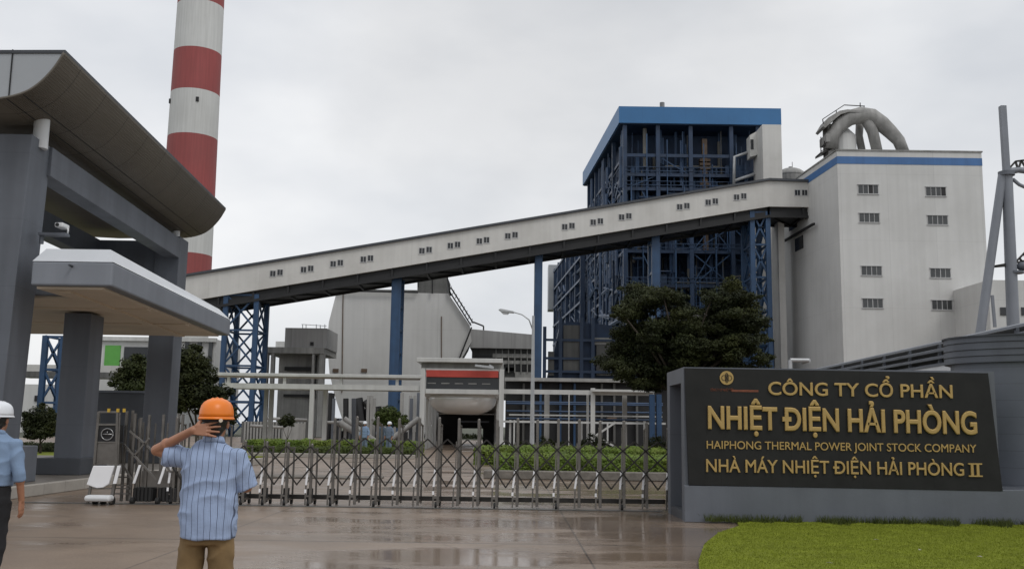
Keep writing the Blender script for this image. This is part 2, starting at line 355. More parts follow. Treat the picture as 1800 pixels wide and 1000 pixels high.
# raised platform of the gatehouse with its kerb
kx0 = G(32, 876); kx1 = G(153, 859)
def kxx(Y): return kx0.x + (kx1.x - kx0.x) * (Y - kx0.y) / (kx1.y - kx0.y)
g = MB(); pts = [(kxx(12), 12), (kxx(40), 40), (-34, 40), (-34, 12)]
g.prism([(x - .16, y, .0) if i < 2 else (x, y, 0) for i, (x, y) in enumerate(pts)], (0, 0, .235))
struct(g.build('pavement', 'paving'))
g = MB(); g.prism([(kxx(12), 12, 0), (kxx(40), 40, 0), (kxx(40) - .16, 40, 0), (kxx(12) - .16, 12, 0)], (0, 0, .25))
struct(g.build('kerb', 'kerb', bevel=.02))
# gate track: a shallow dark channel in the concrete
g = MB(); g.box(-9.6, 3.0, 19.86, 20.0, .004, .012); struct(g.build('gate_track', 'concrete_dark'))

# front lawn, bottom right
edge = [G(1232, 1030), G(1228, 990), G(1238, 960), G(1262, 940), G(1300, 927)]
poly = [Vector((e.x, e.y, 0)) for e in edge] + [Vector((4.0, 17.9, 0)), Vector((16, 17.9, 0)), Vector((16, 6, 0)), Vector((edge[0].x + .1, 6, 0))]
g = MB(); g.prism(poly, (0, 0, .035)); struct(g.build('lawn', 'lawn'))
def inside(x, y, pl):
    c = False; n = len(pl)
    for i in range(n):
        a, b = pl[i], pl[(i + 1) % n]
        if (a.y > y) != (b.y > y) and x < (b.x - a.x) * (y - a.y) / (b.y - a.y) + a.x: c = not c
    return c
def blades(mb, cnt, box, pl, h0, h1, wd, z=.035, keep=None):
    k = 0
    while k < cnt:
        x = random.uniform(box[0], box[1]); y = box[2] + (box[3] - box[2]) * random.random()
        k += 1
        if pl and not inside(x, y, pl): continue
        if keep and not keep(x, y): continue
        h = random.uniform(h0, h1); t = random.uniform(0, math.pi * 2); dx = math.cos(t) * wd; dy = math.sin(t) * wd
        lx = random.gauss(0, h * .4); ly = random.gauss(0, h * .4); o = len(mb.v)
        mb.v += [Vector((x - dx, y - dy, z)), Vector((x + dx, y + dy, z)), Vector((x + lx, y + ly, z + h))]; mb.f.append((o, o + 1, o + 2))
g = MB(); blades(g, 150000, (2.0, 11.5, 10.5, 17.8), poly, .005, .022, .006)
o = tag(g.build('grass', 'blade'), 'short bright green grass in front of the sign wall', 'grass'); o['kind'] = 'stuff'
g = MB()
blades(g, 14000, (3.4, 12, 17.1, 17.78), None, .04, .16, .006, keep=lambda x, y: noise.noise(Vector((x * 2.2, 0, 3))) > -.15 - (y - 17.6) * 1.2 and random.random() < (y - 17.0) * 1.4)
o = tag(g.build('weeds', 'tuft'), 'dark tufts of taller grass along the foot of the sign wall', 'grass'); o['kind'] = 'stuff'

lf = None
for px, py, lab in ((1617, 966, 'pale fallen leaf on the lawn below the middle of the sign'), (1458, 989, 'pale fallen leaf near the front left of the lawn'), (1540, 948, 'pale fallen leaf close to the sign wall'), (1722, 978, 'pale fallen leaf toward the right of the lawn')):
    q = G(px, py, .055); a = px * .7; c_, s_ = math.cos(a) * .04, math.sin(a) * .04
    g = MB(); g.prism([(q.x - c_, q.y - s_, .055), (q.x + s_ * .5, q.y - c_ * .5, .062), (q.x + c_, q.y + s_, .058), (q.x - s_ * .5, q.y + c_ * .5, .066)], (0, 0, .003)); tag(g.build('fallen_leaf', 'kerb'), lab, 'leaf', 'leaves fallen on the lawn')
# ================================================================= CHIMNEY
CY = 300.0
def chim_c(py):
    # centre axis and radius from the outline
    pass
base = P(334, 760, CY)
top = P(353, -60, CY)
cx = P(339, 240, CY).x
t = thing('chimney', (cx, CY, 0), 'tall round power station chimney painted in red and white bands', 'chimney')
bands = [(-90, 14, 'chim_red'), (14, 96, 'chim_white'), (96, 168, 'chim_red'), (168, 245, 'chim_white'), (245, 348, 'chim_red'), (348, 450, 'chim_white'), (450, 545, 'chim_red'), (545, 640, 'chim_white'), (640, 752, 'chim_red')]
def chim_r(z): return 8.3 - 1.3 * (z / 140.0)
for a, b, mname in bands:
    za = zat(340, a, CY); zb = max(0, zat(340, b, CY))
    g = MB(); g.tube((cx, CY, zb), (cx, CY, za), chim_r(zb), chim_r(za), 64); o = g.build('band', mname, t, smooth=False)
    for p in o.data.polygons: p.use_smooth = len(p.vertices) == 4
for px, py in ((359, 186), (298, 184)):
    q = P(px, py, CY); rr_ = chim_r(q.z); dx = max(-rr_ + 1.1, q.x - cx); yy = CY - math.sqrt(rr_ ** 2 - dx ** 2)
    g = MB(); g.box(cx + dx - .4, cx + dx + .4, yy - .35, yy + .8, q.z - .9, q.z + .5); g.build('vent_opening', 'black', t)

# ================================================================= COAL GALLERY
GY0, GY1 = 117.0, 123.0
t = thing('conveyor_gallery', (P(900, 750, GY0).x, GY0, 0), 'long pale inclined conveyor gallery crossing the site on blue legs', 'conveyor')
top_pts = [(322, 487), (1352, 318), (1462, 322)]; bot_pts = [(322, 531), (1352, 363), (1473, 365)]
tp = [P(x, y, GY0) for x, y in top_pts]; bt = [P(x, y, GY0) for x, y in bot_pts]
g = MB()
for i in range(2):
    a0, a1, b0, b1 = tp[i], tp[i + 1], bt[i], bt[i + 1]
    g.hexa([b0, b1, b1 + Vector((0, 6, 0)), b0 + Vector((0, 6, 0))], [a0, a1, a1 + Vector((0, 6, 0)), a0 + Vector((0, 6, 0))])
g.build('gallery_wall', 'clad_gallery', t)
g = MB()
for i in range(2):
    g.hexa([tp[i] + Vector((0, -.3, .01)), tp[i + 1] + Vector((0, -.3, .01)), tp[i + 1] + Vector((0, 6.3, .01)), tp[i] + Vector((0, 6.3, .01))],
           [tp[i] + Vector((0, -.3, .28)), tp[i + 1] + Vector((0, -.3, .28)), tp[i + 1] + Vector((0, 6.3, .28)), tp[i] + Vector((0, 6.3, .28))])
g.build('roof', 'slate_dark', t)
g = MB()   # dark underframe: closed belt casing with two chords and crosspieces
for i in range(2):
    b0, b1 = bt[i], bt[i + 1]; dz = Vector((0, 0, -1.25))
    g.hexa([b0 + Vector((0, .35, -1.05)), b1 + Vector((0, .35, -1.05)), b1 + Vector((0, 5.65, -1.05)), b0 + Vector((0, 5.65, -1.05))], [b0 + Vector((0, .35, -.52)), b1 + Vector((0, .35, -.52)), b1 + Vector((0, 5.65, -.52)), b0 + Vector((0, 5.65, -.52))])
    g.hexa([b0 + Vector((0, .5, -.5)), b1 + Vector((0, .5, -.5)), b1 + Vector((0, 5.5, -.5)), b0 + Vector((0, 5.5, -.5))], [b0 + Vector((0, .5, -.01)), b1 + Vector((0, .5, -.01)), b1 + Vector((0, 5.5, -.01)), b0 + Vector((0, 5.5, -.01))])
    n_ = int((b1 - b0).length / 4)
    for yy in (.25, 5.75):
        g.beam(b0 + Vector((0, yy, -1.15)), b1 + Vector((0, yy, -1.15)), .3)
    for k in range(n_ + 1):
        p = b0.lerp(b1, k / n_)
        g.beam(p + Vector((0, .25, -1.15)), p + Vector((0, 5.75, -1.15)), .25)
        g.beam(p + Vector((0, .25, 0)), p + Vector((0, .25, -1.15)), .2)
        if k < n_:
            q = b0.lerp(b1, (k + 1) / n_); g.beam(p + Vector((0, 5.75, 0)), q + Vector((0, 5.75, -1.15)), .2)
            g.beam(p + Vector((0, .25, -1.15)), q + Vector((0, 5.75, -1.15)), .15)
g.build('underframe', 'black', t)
gw = [(486, 480), (540, 473), (592, 463), (645, 455), (748, 440), (798, 431), (849, 423), (899, 414), (999, 398), (1049, 390), (1099, 381), (1201, 363), (1251, 355), (1301, 346), (1408, 339)]
for i, (px, py) in enumerate(gw):
    f = MB(); gl = MB(); sl_ = 0 if px > 1400 else -.164
    for s_ in (-6.3, 6.3):
        c = P(px + s_, py + s_ * sl_, GY0); hw, hh = .31, .33
        y = GY0
        f.box(c.x - hw - .08, c.x + hw + .08, y - .06, y + .02, c.z - hh - .09, c.z - hh); f.box(c.x - hw - .05, c.x + hw + .05, y - .05, y + .02, c.z + hh, c.z + hh + .05)
        f.box(c.x - hw - .05, c.x - hw, y - .05, y + .02, c.z - hh, c.z + hh); f.box(c.x + hw, c.x + hw + .05, y - .05, y + .02, c.z - hh, c.z + hh); f.box(c.x - .02, c.x + .03, y - .05, y + .02, c.z - hh, c.z + hh)
        gl.box(c.x - hw, c.x + hw, y - .02, y + .01, c.z - hh, c.z + hh)
    w_ = f.build('window', 'frame', t); gl.build('pane', 'dark_glass', w_)

def lattice_leg(px0, px1, ytop, group, label, Y0=118, Y1=122, narrow=False, zb=0):
    xa = P(px0, 600, Y0).x; xb = P(px1, 600, Y0).x; zt = zat((px0 + px1) / 2, ytop, Y0)
    t = thing('trestle', ((xa + xb) / 2, (Y0 + Y1) / 2, 0), label, 'trestle', group)
    for x in (xa, xb):
        for y in (Y0, Y1):
            g = MB(); g.box(x - .28, x + .28, y - .28, y + .28, zb, zt); g.build('leg', 'blue', t)
    g = MB(); n_ = max(3, int(zt / 3.6))
    for k in range(n_):
        za = zt * k / n_; zc = zt * (k + 1) / n_
        for y in (Y0, Y1):
            g.beam((xa, y, za), (xb, y, zc), .2); g.beam((xb, y, za), (xa, y, zc), .2); g.beam((xa, y, zc - .1), (xb, y, zc - .1), .22)
        for x in (xa, xb):
            g.beam((x, Y0, za), (x, Y1, zc), .2); g.beam((x, Y1, za), (x, Y0, zc), .2); g.beam((x, Y0, zc - .1), (x, Y1, zc - .1), .22)
    g.build('bracing', 'blue', t); return t
lattice_leg(394, 448, 517, 'blue steel legs of the gallery', 'wide cross-braced blue trestle under the low left end of the gallery', 117.5, 122.5)
lattice_leg(1326, 1354, 372, 'blue steel legs of the gallery', 'tall cross-braced blue trestle beside the white transfer tower', 117.6, 122)
for px, yt, lab, wd in ((697, 477, 'first single blue column holding up the gallery before the pale filter house', 1.15), (945, 434, 'slender blue column holding up the gallery above the street lamp', .9), (1150, 399, 'blue column holding up the gallery in front of the boiler house', .95)):
    x = P(px, 600, 120).x; zt = zat(px, yt - 4, 118)
    t = thing('support_column', (x, 120, 0), lab, 'column', 'blue steel legs of the gallery')
    for s_ in (-1, 1):
        g = MB(); g.box(x - wd / 2, x + wd / 2, 120 + s_ * 1.6 - .3, 120 + s_ * 1.6 + .3, 0, zt); g.build('leg', 'blue', t, bevel=.03)
    g = MB()
    for k in range(7):
        z = zt * (k + .6) / 7.2; g.box(x - wd / 2 + .1, x + wd / 2 - .1, 118.7, 121.3, z, z + .25)
    g.build('tie', 'blue', t)

# ================================================================= BOILER HOUSE
BY = 135.0
ct = P(1088, 187, BY); cb = P(1088, 216, BY); rt = P(1373, 196, BY)
bx0, bx1 = ct.x, rt.x; ztop = ct.z; zf = cb.z
t = thing('boiler_house', ((bx0 + bx1) / 2, BY, 0), 'tall open steel boiler house with bright blue roof edge and dark interior', 'power plant')
YB = 172.0; dB = YB - BY; drift = Vector((AX * dB, dB, 0))
g = MB(); A0 = Vector((bx0, BY, zf)); A1 = Vector((bx1, BY, zf)); H = Vector((0, 0, ztop - zf))
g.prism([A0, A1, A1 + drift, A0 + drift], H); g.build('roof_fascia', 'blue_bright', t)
for px, w_, h_ in ((1164, .7, 1.3), (1179, .5, .6), (1190, .35, .4), (1196, .3, .3)):
    x = P(px, 190, BY + 3).x; g = MB(); g.tube((x, BY + 3, ztop), (x, BY + 3, ztop + h_ + .3), w_ / 2, w_ / 2, 12); g.build('roof_vent', 'rust', t)
# structural frame
g = MB(); fx = [bx0 + .9, P(1158, 300, BY).x, P(1216, 300, BY).x, P(1288, 300, BY).x, bx1 - 3.2]
def zl(py): return zat(1150, py, BY)
levels = [zl(305), zl(330), zl(395), zl(440), zl(500), zl(550), zl(600), zl(650)]
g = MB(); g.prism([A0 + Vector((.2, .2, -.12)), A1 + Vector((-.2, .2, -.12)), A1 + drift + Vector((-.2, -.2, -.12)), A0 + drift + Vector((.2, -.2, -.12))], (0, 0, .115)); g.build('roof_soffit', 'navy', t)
for x in fx:
    g = MB(); g.box(x - .27, x + .27, BY + .5, BY + 1.2, 0, zf); g.build('column', 'blue_d', t)
for k in range(1, 5):
    y = BY + 1 + k * dB / 4.3; x = ux(bx0, BY, y) + .9
    g = MB(); g.box(x - .27, x + .27, y - .35, y + .35, 0, zf); g.build('column', 'blue_d', t)
g = MB()
for z in levels + [zl(271)]:
    g.beam((fx[0], BY + .8, z), (fx[-1], BY + .8, z), .25, .45)
    g.beam((fx[0], BY + .8, z), (ux(fx[0], BY, YB), YB, z), .25, .4)
g.build('floor_beam', 'blue_d', t)
for z in levels:
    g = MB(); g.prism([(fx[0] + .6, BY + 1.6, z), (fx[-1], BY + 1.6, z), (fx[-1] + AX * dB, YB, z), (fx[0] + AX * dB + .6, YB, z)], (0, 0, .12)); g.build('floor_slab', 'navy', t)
g = MB(); dd = 4.0     # solid core added, interior shade put into its navy colour
g.prism([(fx[0] + 1.0, BY + 5.5, 0), (bx1 - 1.2, BY + 5.5, 0), (bx1 + AX * dB, YB, 0), (fx[0] + 1.0 + AX * dB, YB, 0)], (0, 0, zf - .05)); g.build('dark_core', 'navy', t)
g = MB(); g2 = MB(); rnd = random.Random(3)
for k in range(520):      # pipes and ducts between frame and core
    x = rnd.uniform(fx[0] + .8, bx1 - 4); y = rnd.uniform(BY + 1.4, BY + 5.3); z0 = rnd.uniform(2, zf - 5); ln = rnd.uniform(1.2, 9)
    mb_ = g2 if rnd.random() < .2 else g; r_ = rnd.choice((.06, .08, .12, .2, .3))
    if rnd.random() < .6: mb_.tube((x, y, z0), (x, y, min(zf - .3, z0 + ln)), r_, r_, 6)
    else: mb_.tube((x, y, z0), (min(bx1 - 4, x + ln), y, z0 + rnd.choice((0, 0, .8, -.8))), r_, r_, 6)
for k in range(520):      # on the long side
    y = rnd.uniform(BY + 2, YB); x = ux(fx[0], BY, y) + rnd.uniform(-.2, .9); z0 = rnd.uniform(2, zf - 5); ln = rnd.uniform(2, 12); r_ = rnd.choice((.08, .12, .2, .35))
    if rnd.random() < .5: g.tube((x, y, z0), (x, y, min(zf - .3, z0 + ln)), r_, r_, 6)
    else: y2 = min(YB, y + ln); g.tube((x, y, z0), (x + AX * (y2 - y), y2, z0 + rnd.choice((0, 0, 1.5, -1.5))), r_, r_, 6)
for k in range(110):      # equipment boxes
    x = rnd.uniform(fx[0] + 1, bx1 - 5); y = BY + rnd.uniform(2, 4.4); z0 = rnd.choice(levels) + .12; w_ = rnd.uniform(.5, 2)
    g.box(x, x + w_, y, y + 1, z0, z0 + rnd.uniform(.5, 2))
g.build('pipework', 'navy2', t, kind='stuff'); g2.build('lagged_pipe', 'pipe_grey', t, kind='stuff')
g = MB(); z = None
for zz in levels:          # handrails on each level
    for h_ in (.5, 1.05): g.beam((fx[0], BY + .45, zz + h_), (fx[-1], BY + .45, zz + h_), .07)
    k = fx[0]
    while k < fx[-1]: g.beam((k, BY + .45, zz), (k, BY + .45, zz + 1.05), .07); k += 1.6
g.build('handrail', 'navy2', t)
g = MB(); rb2 = random.Random(8)
for k in range(26):
    x = fx[0] + (fx[-1] - fx[0]) * (k + rb2.uniform(.2, .8)) / 26; za = rb2.choice(levels[1:]); g.beam((x, BY + .62, za), (x, BY + .62, min(zf - .2, za + rb2.uniform(4, 16))), rb2.choice((.08, .12, .18)))
lv_ = sorted(levels + [0, zl(271)])
for k in range(34):
    i = rb2.randrange(4); j = rb2.randrange(len(lv_) - 1); a, b = fx[i], fx[i + 1]
    if rb2.random() < .5: a, b = b, a
    if rb2.random() < .5: b = (a + b) / 2
    g.beam((a, BY + .95, lv_[j]), (b, BY + .95, lv_[j + 1]), .14)
for k in range(60):
    y = BY + 1.5 + rb2.random() * (dB - 3); x = ux(fx[0], BY, y) - .1; j = rb2.randrange(len(lv_) - 1); y2 = y + rb2.choice((-4, 4, 0)); g.beam((x, y, lv_[j]), (ux(fx[0], BY, y2) - .1, y2, lv_[j + 1]), rb2.choice((.12, .18)))
g.build('bracing', 'blue', t, kind='stuff')
# brown riser, curved blue pipe
g = MB(); p0 = P(1238, 245, BY + 2); p1 = P(1238, 345, BY + 2); g.box(p0.x - .35, p0.x + .35, BY + 1.8, BY + 2.5, p1.z - 8, p0.z)
for py in (283, 290, 297, 325): zz = zat(1238, py, BY + 2); g.box(p0.x - .75, p0.x + .75, BY + 1.6, BY + 2.7, zz - .15, zz + .2)
g.build('riser_duct', 'brown', t)
g = MB(); g.path([P(1290, 330, BY - .5), P(1291, 276, BY - .5), P(1318, 267, BY - .5)], .22, 8); g.path([P(1291, 318, BY - .5), P(1335, 303, BY - .5)], .22, 8)
g.build('outside_pipe', 'galv', t, smooth=True)
# pale lift shaft
x0 = P(1335, 300, BY - 3).x; x1 = P(1368, 300, BY - 3).x; zt = zat(1350, 227, BY - 3)
t2 = thing('lift_tower', ((x0 + x1) / 2, BY - 3, 0), 'pale lift tower hugging the right end of the blue boiler house', 'tower')
g = MB(); g.hexa([(x0, BY - 5, 0), (x1, BY - 5, 0), (x1, BY + .2, 0), (x0, BY + .2, 0)], [(x0, BY - 5, zt), (x1, BY - 5, zt), (x1, BY + .2, zt), (x0, BY + .2, zt)])
g.build('shaft_wall', 'clad_gallery', t2)
g = MB(); a = [P(1318, 238, BY - 2), P(1334, 229, BY - 2), P(1334, 272, BY - 2), P(1319, 276, BY - 2)]; g.prism(a, (0, 2, 0)); g.build('landing', 'clad_gallery', t2)
g = MB(); q = P(1322, 254, BY - 2.06); g.box(q.x - .2, q.x + .2, BY - 2.06, BY - 1.9, q.z - .7, q.z + .7); g.build('window', 'dark_glass', t2)

# lower boiler block behind / left of it
t = thing('auxiliary_boiler_block', (bx0 - 4, 190, 0), 'dark blue lower boiler frame behind, showing under the gallery', 'power plant')
zt = zat(1000, 400, 172); xs = lambda Y: ux(bx0, BY, Y)
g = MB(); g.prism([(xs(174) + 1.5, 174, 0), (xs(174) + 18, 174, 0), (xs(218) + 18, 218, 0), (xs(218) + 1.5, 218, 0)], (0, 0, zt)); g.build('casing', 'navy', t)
for k in range(7):
    y = 174 + k * 7.2; x = xs(y) + .3; g = MB(); g.box(x - .4, x + .4, y - .4, y + .4, 0, zt + 1 - .2 * k); g.build('column', 'blue_d', t)
g = MB()
for k in range(9):
    z = zt * (k + .8) / 9; g.beam((xs(174), 174, z), (xs(218), 218, z), .3, .4)
for k in range(420):
    y = rnd.uniform(174, 218); x = xs(y) + rnd.uniform(.1, 1.4); z0 = rnd.uniform(2, zt - 3); ln = rnd.uniform(2, 9); r_ = rnd.choice((.1, .15, .3))
    if rnd.random() < .5: g.tube((x, y, z0), (x, y, min(zt, z0 + ln)), r_, r_, 6)
    else: y2 = min(218, y + ln); g.tube((x, y, z0), (x + AX * (y2 - y), y2, z0 + rnd.choice((0, 1.5))), r_, r_, 6)
g.build('pipework', 'navy2', t, kind='stuff')
q = P(974, 500, 222); g = MB(); g.box(q.x - 1.4, q.x + 2, 219, 224, q.z - 6, q.z + 4); g.build('duct_box', 'alu', t)

# blue annex with grey panels at the foot of the boiler house
AY = 128
t = thing('steel_annex', (P(1000, 700, AY).x, AY, 0), 'low blue framed annex with grey wall panels at the foot of the boiler house', 'building')
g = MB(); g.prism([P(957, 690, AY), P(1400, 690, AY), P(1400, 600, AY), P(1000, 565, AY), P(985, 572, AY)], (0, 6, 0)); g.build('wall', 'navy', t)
for a, b, c, d, mm in ((990, 572, 1020, 655, 'concrete_dark'), (1045, 594, 1075, 606, 'concrete'), (1048, 606, 1090, 660, 'concrete_dark'), (963, 618, 974, 660, 'concrete_dark'), (1100, 555, 1110, 640, 'concrete'), (1195, 548, 1260, 570, 'concrete')):
    p0 = P(a, d, AY - .3); p1 = P(c, b, AY - .3); g = MB(); g.box(p0.x, p1.x, AY - .6, AY - .05, p0.z, p1.z); g.build('wall_panel', mm, t)
for px in (957, 985, 1022, 1042, 1092, 1140, 1190, 1240, 1290):
    x = P(px, 640, AY - .8).x; g = MB(); g.box(x - .22, x + .22, AY - .95, AY - .65, 0, zat(px, 560 if 980 < px < 1045 else 575, AY)); g.build('column', 'blue_d', t)
g = MB()
for py in (600, 632, 655): z = zat(1100, py, AY); g.beam((P(957, 640, AY).x, AY - .8, z), (P(1400, 640, AY).x, AY - .8, z), .2, .3)
g.build('beam', 'blue_d', t)

# silo dome behind
q = P(1390, 318, 150); t = thing('silo', (q.x, 150, 0), 'round grey silo with domed top peeping over the gallery end', 'silo')
g = MB(); g.tube((q.x, 150, 0), (q.x, 150, q.z + .6), 2.3, 2.3, 24); g.build('drum', 'rust', t); g = MB(); g.ell((q.x, 150, q.z + .6), (2.3, 2.3, 1.4), 24, 6, 0, 1); g.build('dome', 'rust', t, smooth=True)
g = MB(); g.beam((q.x + .3, 150, q.z + 1.8), (q.x + .3, 150, q.z + 3), .08); g.tube((q.x, 150, q.z + 1.7), (q.x, 150, q.z + 2.2), .3, .3, 8); g.build('vent', 'rust', t)

# ================================================================= TRANSFER TOWER (white, right)
TY = 108.0
p0 = P(1471, 265, TY); p1 = P(1725, 267, TY)
tx0, tx1, tz = p0.x, p1.x, p0.z; TB = 126.0; dv = Vector((AX * (TB - TY), TB - TY, 0))
t = thing('transfer_tower', ((tx0 + tx1) / 2, TY, 0), 'big white clad transfer tower with blue stripe and eight strip windows', 'industrial building')
g = MB(); g.prism([(tx0, TY, 0), (tx1, TY, 0), Vector((tx1, TY, 0)) + dv, Vector((tx0, TY, 0)) + dv], (0, 0, tz)); g.build('wall', 'clad', t)
g = MB(); g.prism([(tx0 - .1, TY - .1, tz), (tx1 + .1, TY - .1, tz), Vector((tx1 + .1, TY + .1, tz)) + dv, Vector((tx0 - .1, TY + .1, tz)) + dv], (0, 0, .16)); g.build('roof_cap', 'rust', t)
z1 = zat(1471, 275, TY); z2 = zat(1471, 288, TY)
g = MB(); g.prism([(tx0 - .03, TY - .03, z2), (tx1 + .03, TY - .03, z2), Vector((tx1 + .03, TY + .03, z2)) + dv, Vector((tx0 - .03, TY + .03, z2)) + dv], (0, 0, z1 - z2)); g.build('stripe', 'blue_stripe', t)
def strip_window(px, py, wpx, hpx, Y, dark=None, par=t):
    c = P(px, py, Y); hw = wpx / 2 * Y / FPX * 1.0; hh = hpx / 2 * Y / FPX
    f = MB(); f.box(c.x - hw - .08, c.x + hw + .08, Y - .10, Y + .02, c.z - hh - .1, c.z - hh); f.box(c.x - hw - .08, c.x + hw + .08, Y - .12, Y + .02, c.z + hh, c.z + hh + .08)
    for k in range(5):
        x = c.x - hw + 2 * hw * k / 4; f.box(x - (.04 if k == 2 else .02), x + (.04 if k == 2 else .02), Y - .05, Y + .02, c.z - hh, c.z + hh)
    w_ = f.build('window', 'frame', par)
    for k in range(4):
        g = MB(); x0 = c.x - hw + 2 * hw * k / 4 + .05; x1 = c.x - hw + 2 * hw * (k + 1) / 4 - .05
        g.box(x0, x1, Y - .03, Y + .01, c.z - hh, c.z + hh); g.build('pane', 'black' if dark == k else 'pane', w_)
for px, py, dk in ((1526, 333, 2), (1645, 337, 3), (1528, 383, None), (1648, 387, None), (1532, 476, None), (1653, 480, None), (1534, 533, None), (1656, 536, None)):
    strip_window(px, py, 36, 16, TY, dk)
# window and awning on the receding face
for Yc, zc in ((120.5, zat(1395, 428, 120.5)), (122.5, zat(1388, 392, 122.5))):
    x = ux(tx0, TY, Yc); g = MB(); g.prism([(ux(tx0, TY, Yc - 1.4) - .06, Yc - 1.4, zc - .8), (ux(tx0, TY, Yc + 1.4) - .06, Yc + 1.4, zc - .8), (ux(tx0, TY, Yc + 1.4) - .06, Yc + 1.4, zc + .8), (ux(tx0, TY, Yc - 1.4) - .06, Yc - 1.4, zc + .8)], (.1, 0, 0)); g.build('side_window', 'dark_glass', t)
g = MB(); x = ux(tx0, TY, 117.5); zc = zat(1412, 405, 117.5); g.beam((x - .3, 114, zc + .1), (ux(tx0, TY, 125) - .3, 125, zc + .1), .25); g.build('drip_edge', 'black', t)
# white strip pier between trestle and tower
x0 = P(1366, 500, 122).x; x1 = P(1377, 500, 122).x
t2 = tag(MB().box(x0, x1, 121, 124, 0, zat(1370, 372, 122)).build('pier', 'clad_gallery'), 'narrow pale pier between the braced trestle and the white transfer tower', 'pier')
g = MB(); za = zat(1400, 634, 106); x0 = P(1389, 640, 105).x; x1 = P(1422, 640, 105).x
g.tube((x0, 105, 0), (x0, 105, za), .22); g.tube((x0, 105, za), (x1, 105, za), .22); g.tube((x1, 105, za), (x1 + .2, 108, za), .22)
tag(g.build('bent_pipe', 'galv', smooth=True), 'grey bent pipe rising just behind the sign wall', 'pipe')
# ducts on its roof
DY = 114.0
t = thing('dust_collector', (P(1500, 265, DY).x, DY, tz), 'grey dust collector with big curved ducts on the transfer tower roof', 'machinery')
Pz = lambda a, b: P(a, b, DY)
g = MB(); g.path([Pz(1462, 262), Pz(1463, 238), Pz(1474, 222), Pz(1492, 208), Pz(1512, 203), Pz(1532, 206), Pz(1550, 218), Pz(1566, 233), Pz(1580, 248), Pz(1590, 272)], [.7, .75, .85, .95, 1.0, 1.0, .92, .82, .72, .65], 16); g.build('duct', 'rust', t, smooth=True)
g = MB(); g.path([Pz(1524, 210), Pz(1534, 232), Pz(1544, 275)], [.75, .65, .6], 14); g.build('duct', 'rust', t, smooth=True)
g = MB(); g.path([P(1512, 208, 116), P(1510, 240, 116), P(1517, 275, 116)], [.5, .45, .45], 12); g.build('duct', 'rust', t, smooth=True)
g = MB(); a = Pz(1491, 275); b = Pz(1491, 234); g.tube((a.x, DY + 1.6, a.z - 1), (a.x, DY + 1.6, b.z), 1.5, 1.5, 20); g.tube((a.x, DY + 1.6, b.z), (a.x, DY + 1.6, b.z + .9), 1.5, .7, 20); g.build('filter_drum', 'canopy_top' if False else 'clad', t)
g = MB(); r = [P(1447, 222, DY - 1), P(1456, 207, DY - 1), P(1476, 195, DY - 1), P(1490, 192.5, DY - 1), P(1519, 195, DY - 1), P(1519, 198, DY - 1), P(1492, 197, DY - 1), P(1478, 201, DY - 1), P(1462, 214, DY - 1), P(1451, 225, DY - 1)]
g.prism(r, (0, 3, 0)); g.build('hood', 'rust', t)
g = MB(); g.box(P(1456, 250, DY).x, P(1466, 250, DY).x, DY, DY + 2, Pz(1460, 290).z, Pz(1460, 218).z)
g.box(P(1450, 250, DY).x, P(1467, 250, DY).x, DY - .6, DY + 2, Pz(1460, 252).z, Pz(1460, 238).z); g.build('stair_box', 'rust', t)
for nm, segs in (('stair_rail', (((1443, 266), (1464, 256)), ((1443, 260), (1464, 250)), ((1443, 268), (1443, 241)), ((1449, 264), (1449, 248)))),
                 ('top_rail', (((1512, 197), (1512, 181)), ((1519, 196), (1519, 186)), ((1448, 222), (1446, 210)), ((1446, 210), (1484, 185)), ((1484, 185), (1519, 187)), ((1470, 200), (1470, 194))))):
    g = MB()
    for a, b in segs: g.beam(Pz(*a), Pz(*b), .09)
    g.build(nm, 'steel_dark', t)
g = MB(); g.prism([Pz(1442, 268), Pz(1464, 258), Pz(1464, 262), Pz(1442, 272)], (0, 2, 0)); g.build('landing', 'steel_dark', t)

# ================================================================= FILTER HOUSE (centre, pale hopper building)
HY = 140.0
t = thing('filter_house', (P(700, 700, HY).x, HY, 0), 'pale hopper shaped filter house with narrowing foot behind the walkway', 'industrial building')
ol = [(592, 512), (788, 516), (826, 572), (829, 600), (806, 640), (790, 668), (770, 720), (742, 770), (612, 770), (588, 694), (579, 655), (575, 600), (578, 566)]
g = MB(); g.prism([P(a, b, HY) for a, b in ol], (-1.2, 18, 0)); g.build('casing', 'clad', t)
g = MB(); g.box(P(735, 500, HY + 2).x, P(786, 500, HY + 2).x, HY + 1, HY + 10, zat(760, 518, HY + 2), zat(760, 486, HY + 2)); g.box(P(622, 500, HY + 2).x, P(735, 500, HY + 2).x, HY + .5, HY + 8, zat(660, 518, HY), zat(660, 508, HY)); g.build('roof_plant', 'concrete_dark', t)
g = MB()
for a, b in (((790, 512), (828, 572)), ((793, 506), (832, 568)), ((786, 486), (792, 520)), ((829, 575), (806, 634)), ((735, 486), (735, 505)), ((760, 489), (760, 516)), ((592, 511), (735, 514)), ((832, 566), (850, 573)), ((850, 573), (850, 580))): g.beam(P(*a, HY - .5), P(*b, HY - .5), .2)
for k in range(9):
    q0 = P(790 + k * 4.6, 512 + k * 7.2, HY - .5); g.beam(q0, q0 + Vector((.3, 0, .75)), .08)
g.build('stair', 'black', t)
g = MB(); 
for a, b in (((776, 556), (776, 655)), ((603, 516), (601, 690))): g.beam(P(*a, HY - .06), P(*b, HY - .06), .12)
g.build('downpipe', 'brown', t)
for px in (590, 640): 
    c = P(px, 651, HY - .1); g = MB(); g.box(c.x - .4, c.x + .4, HY - .15, HY + .1, c.z - .25, c.z + .25); g.build('hatch', 'brown', t)

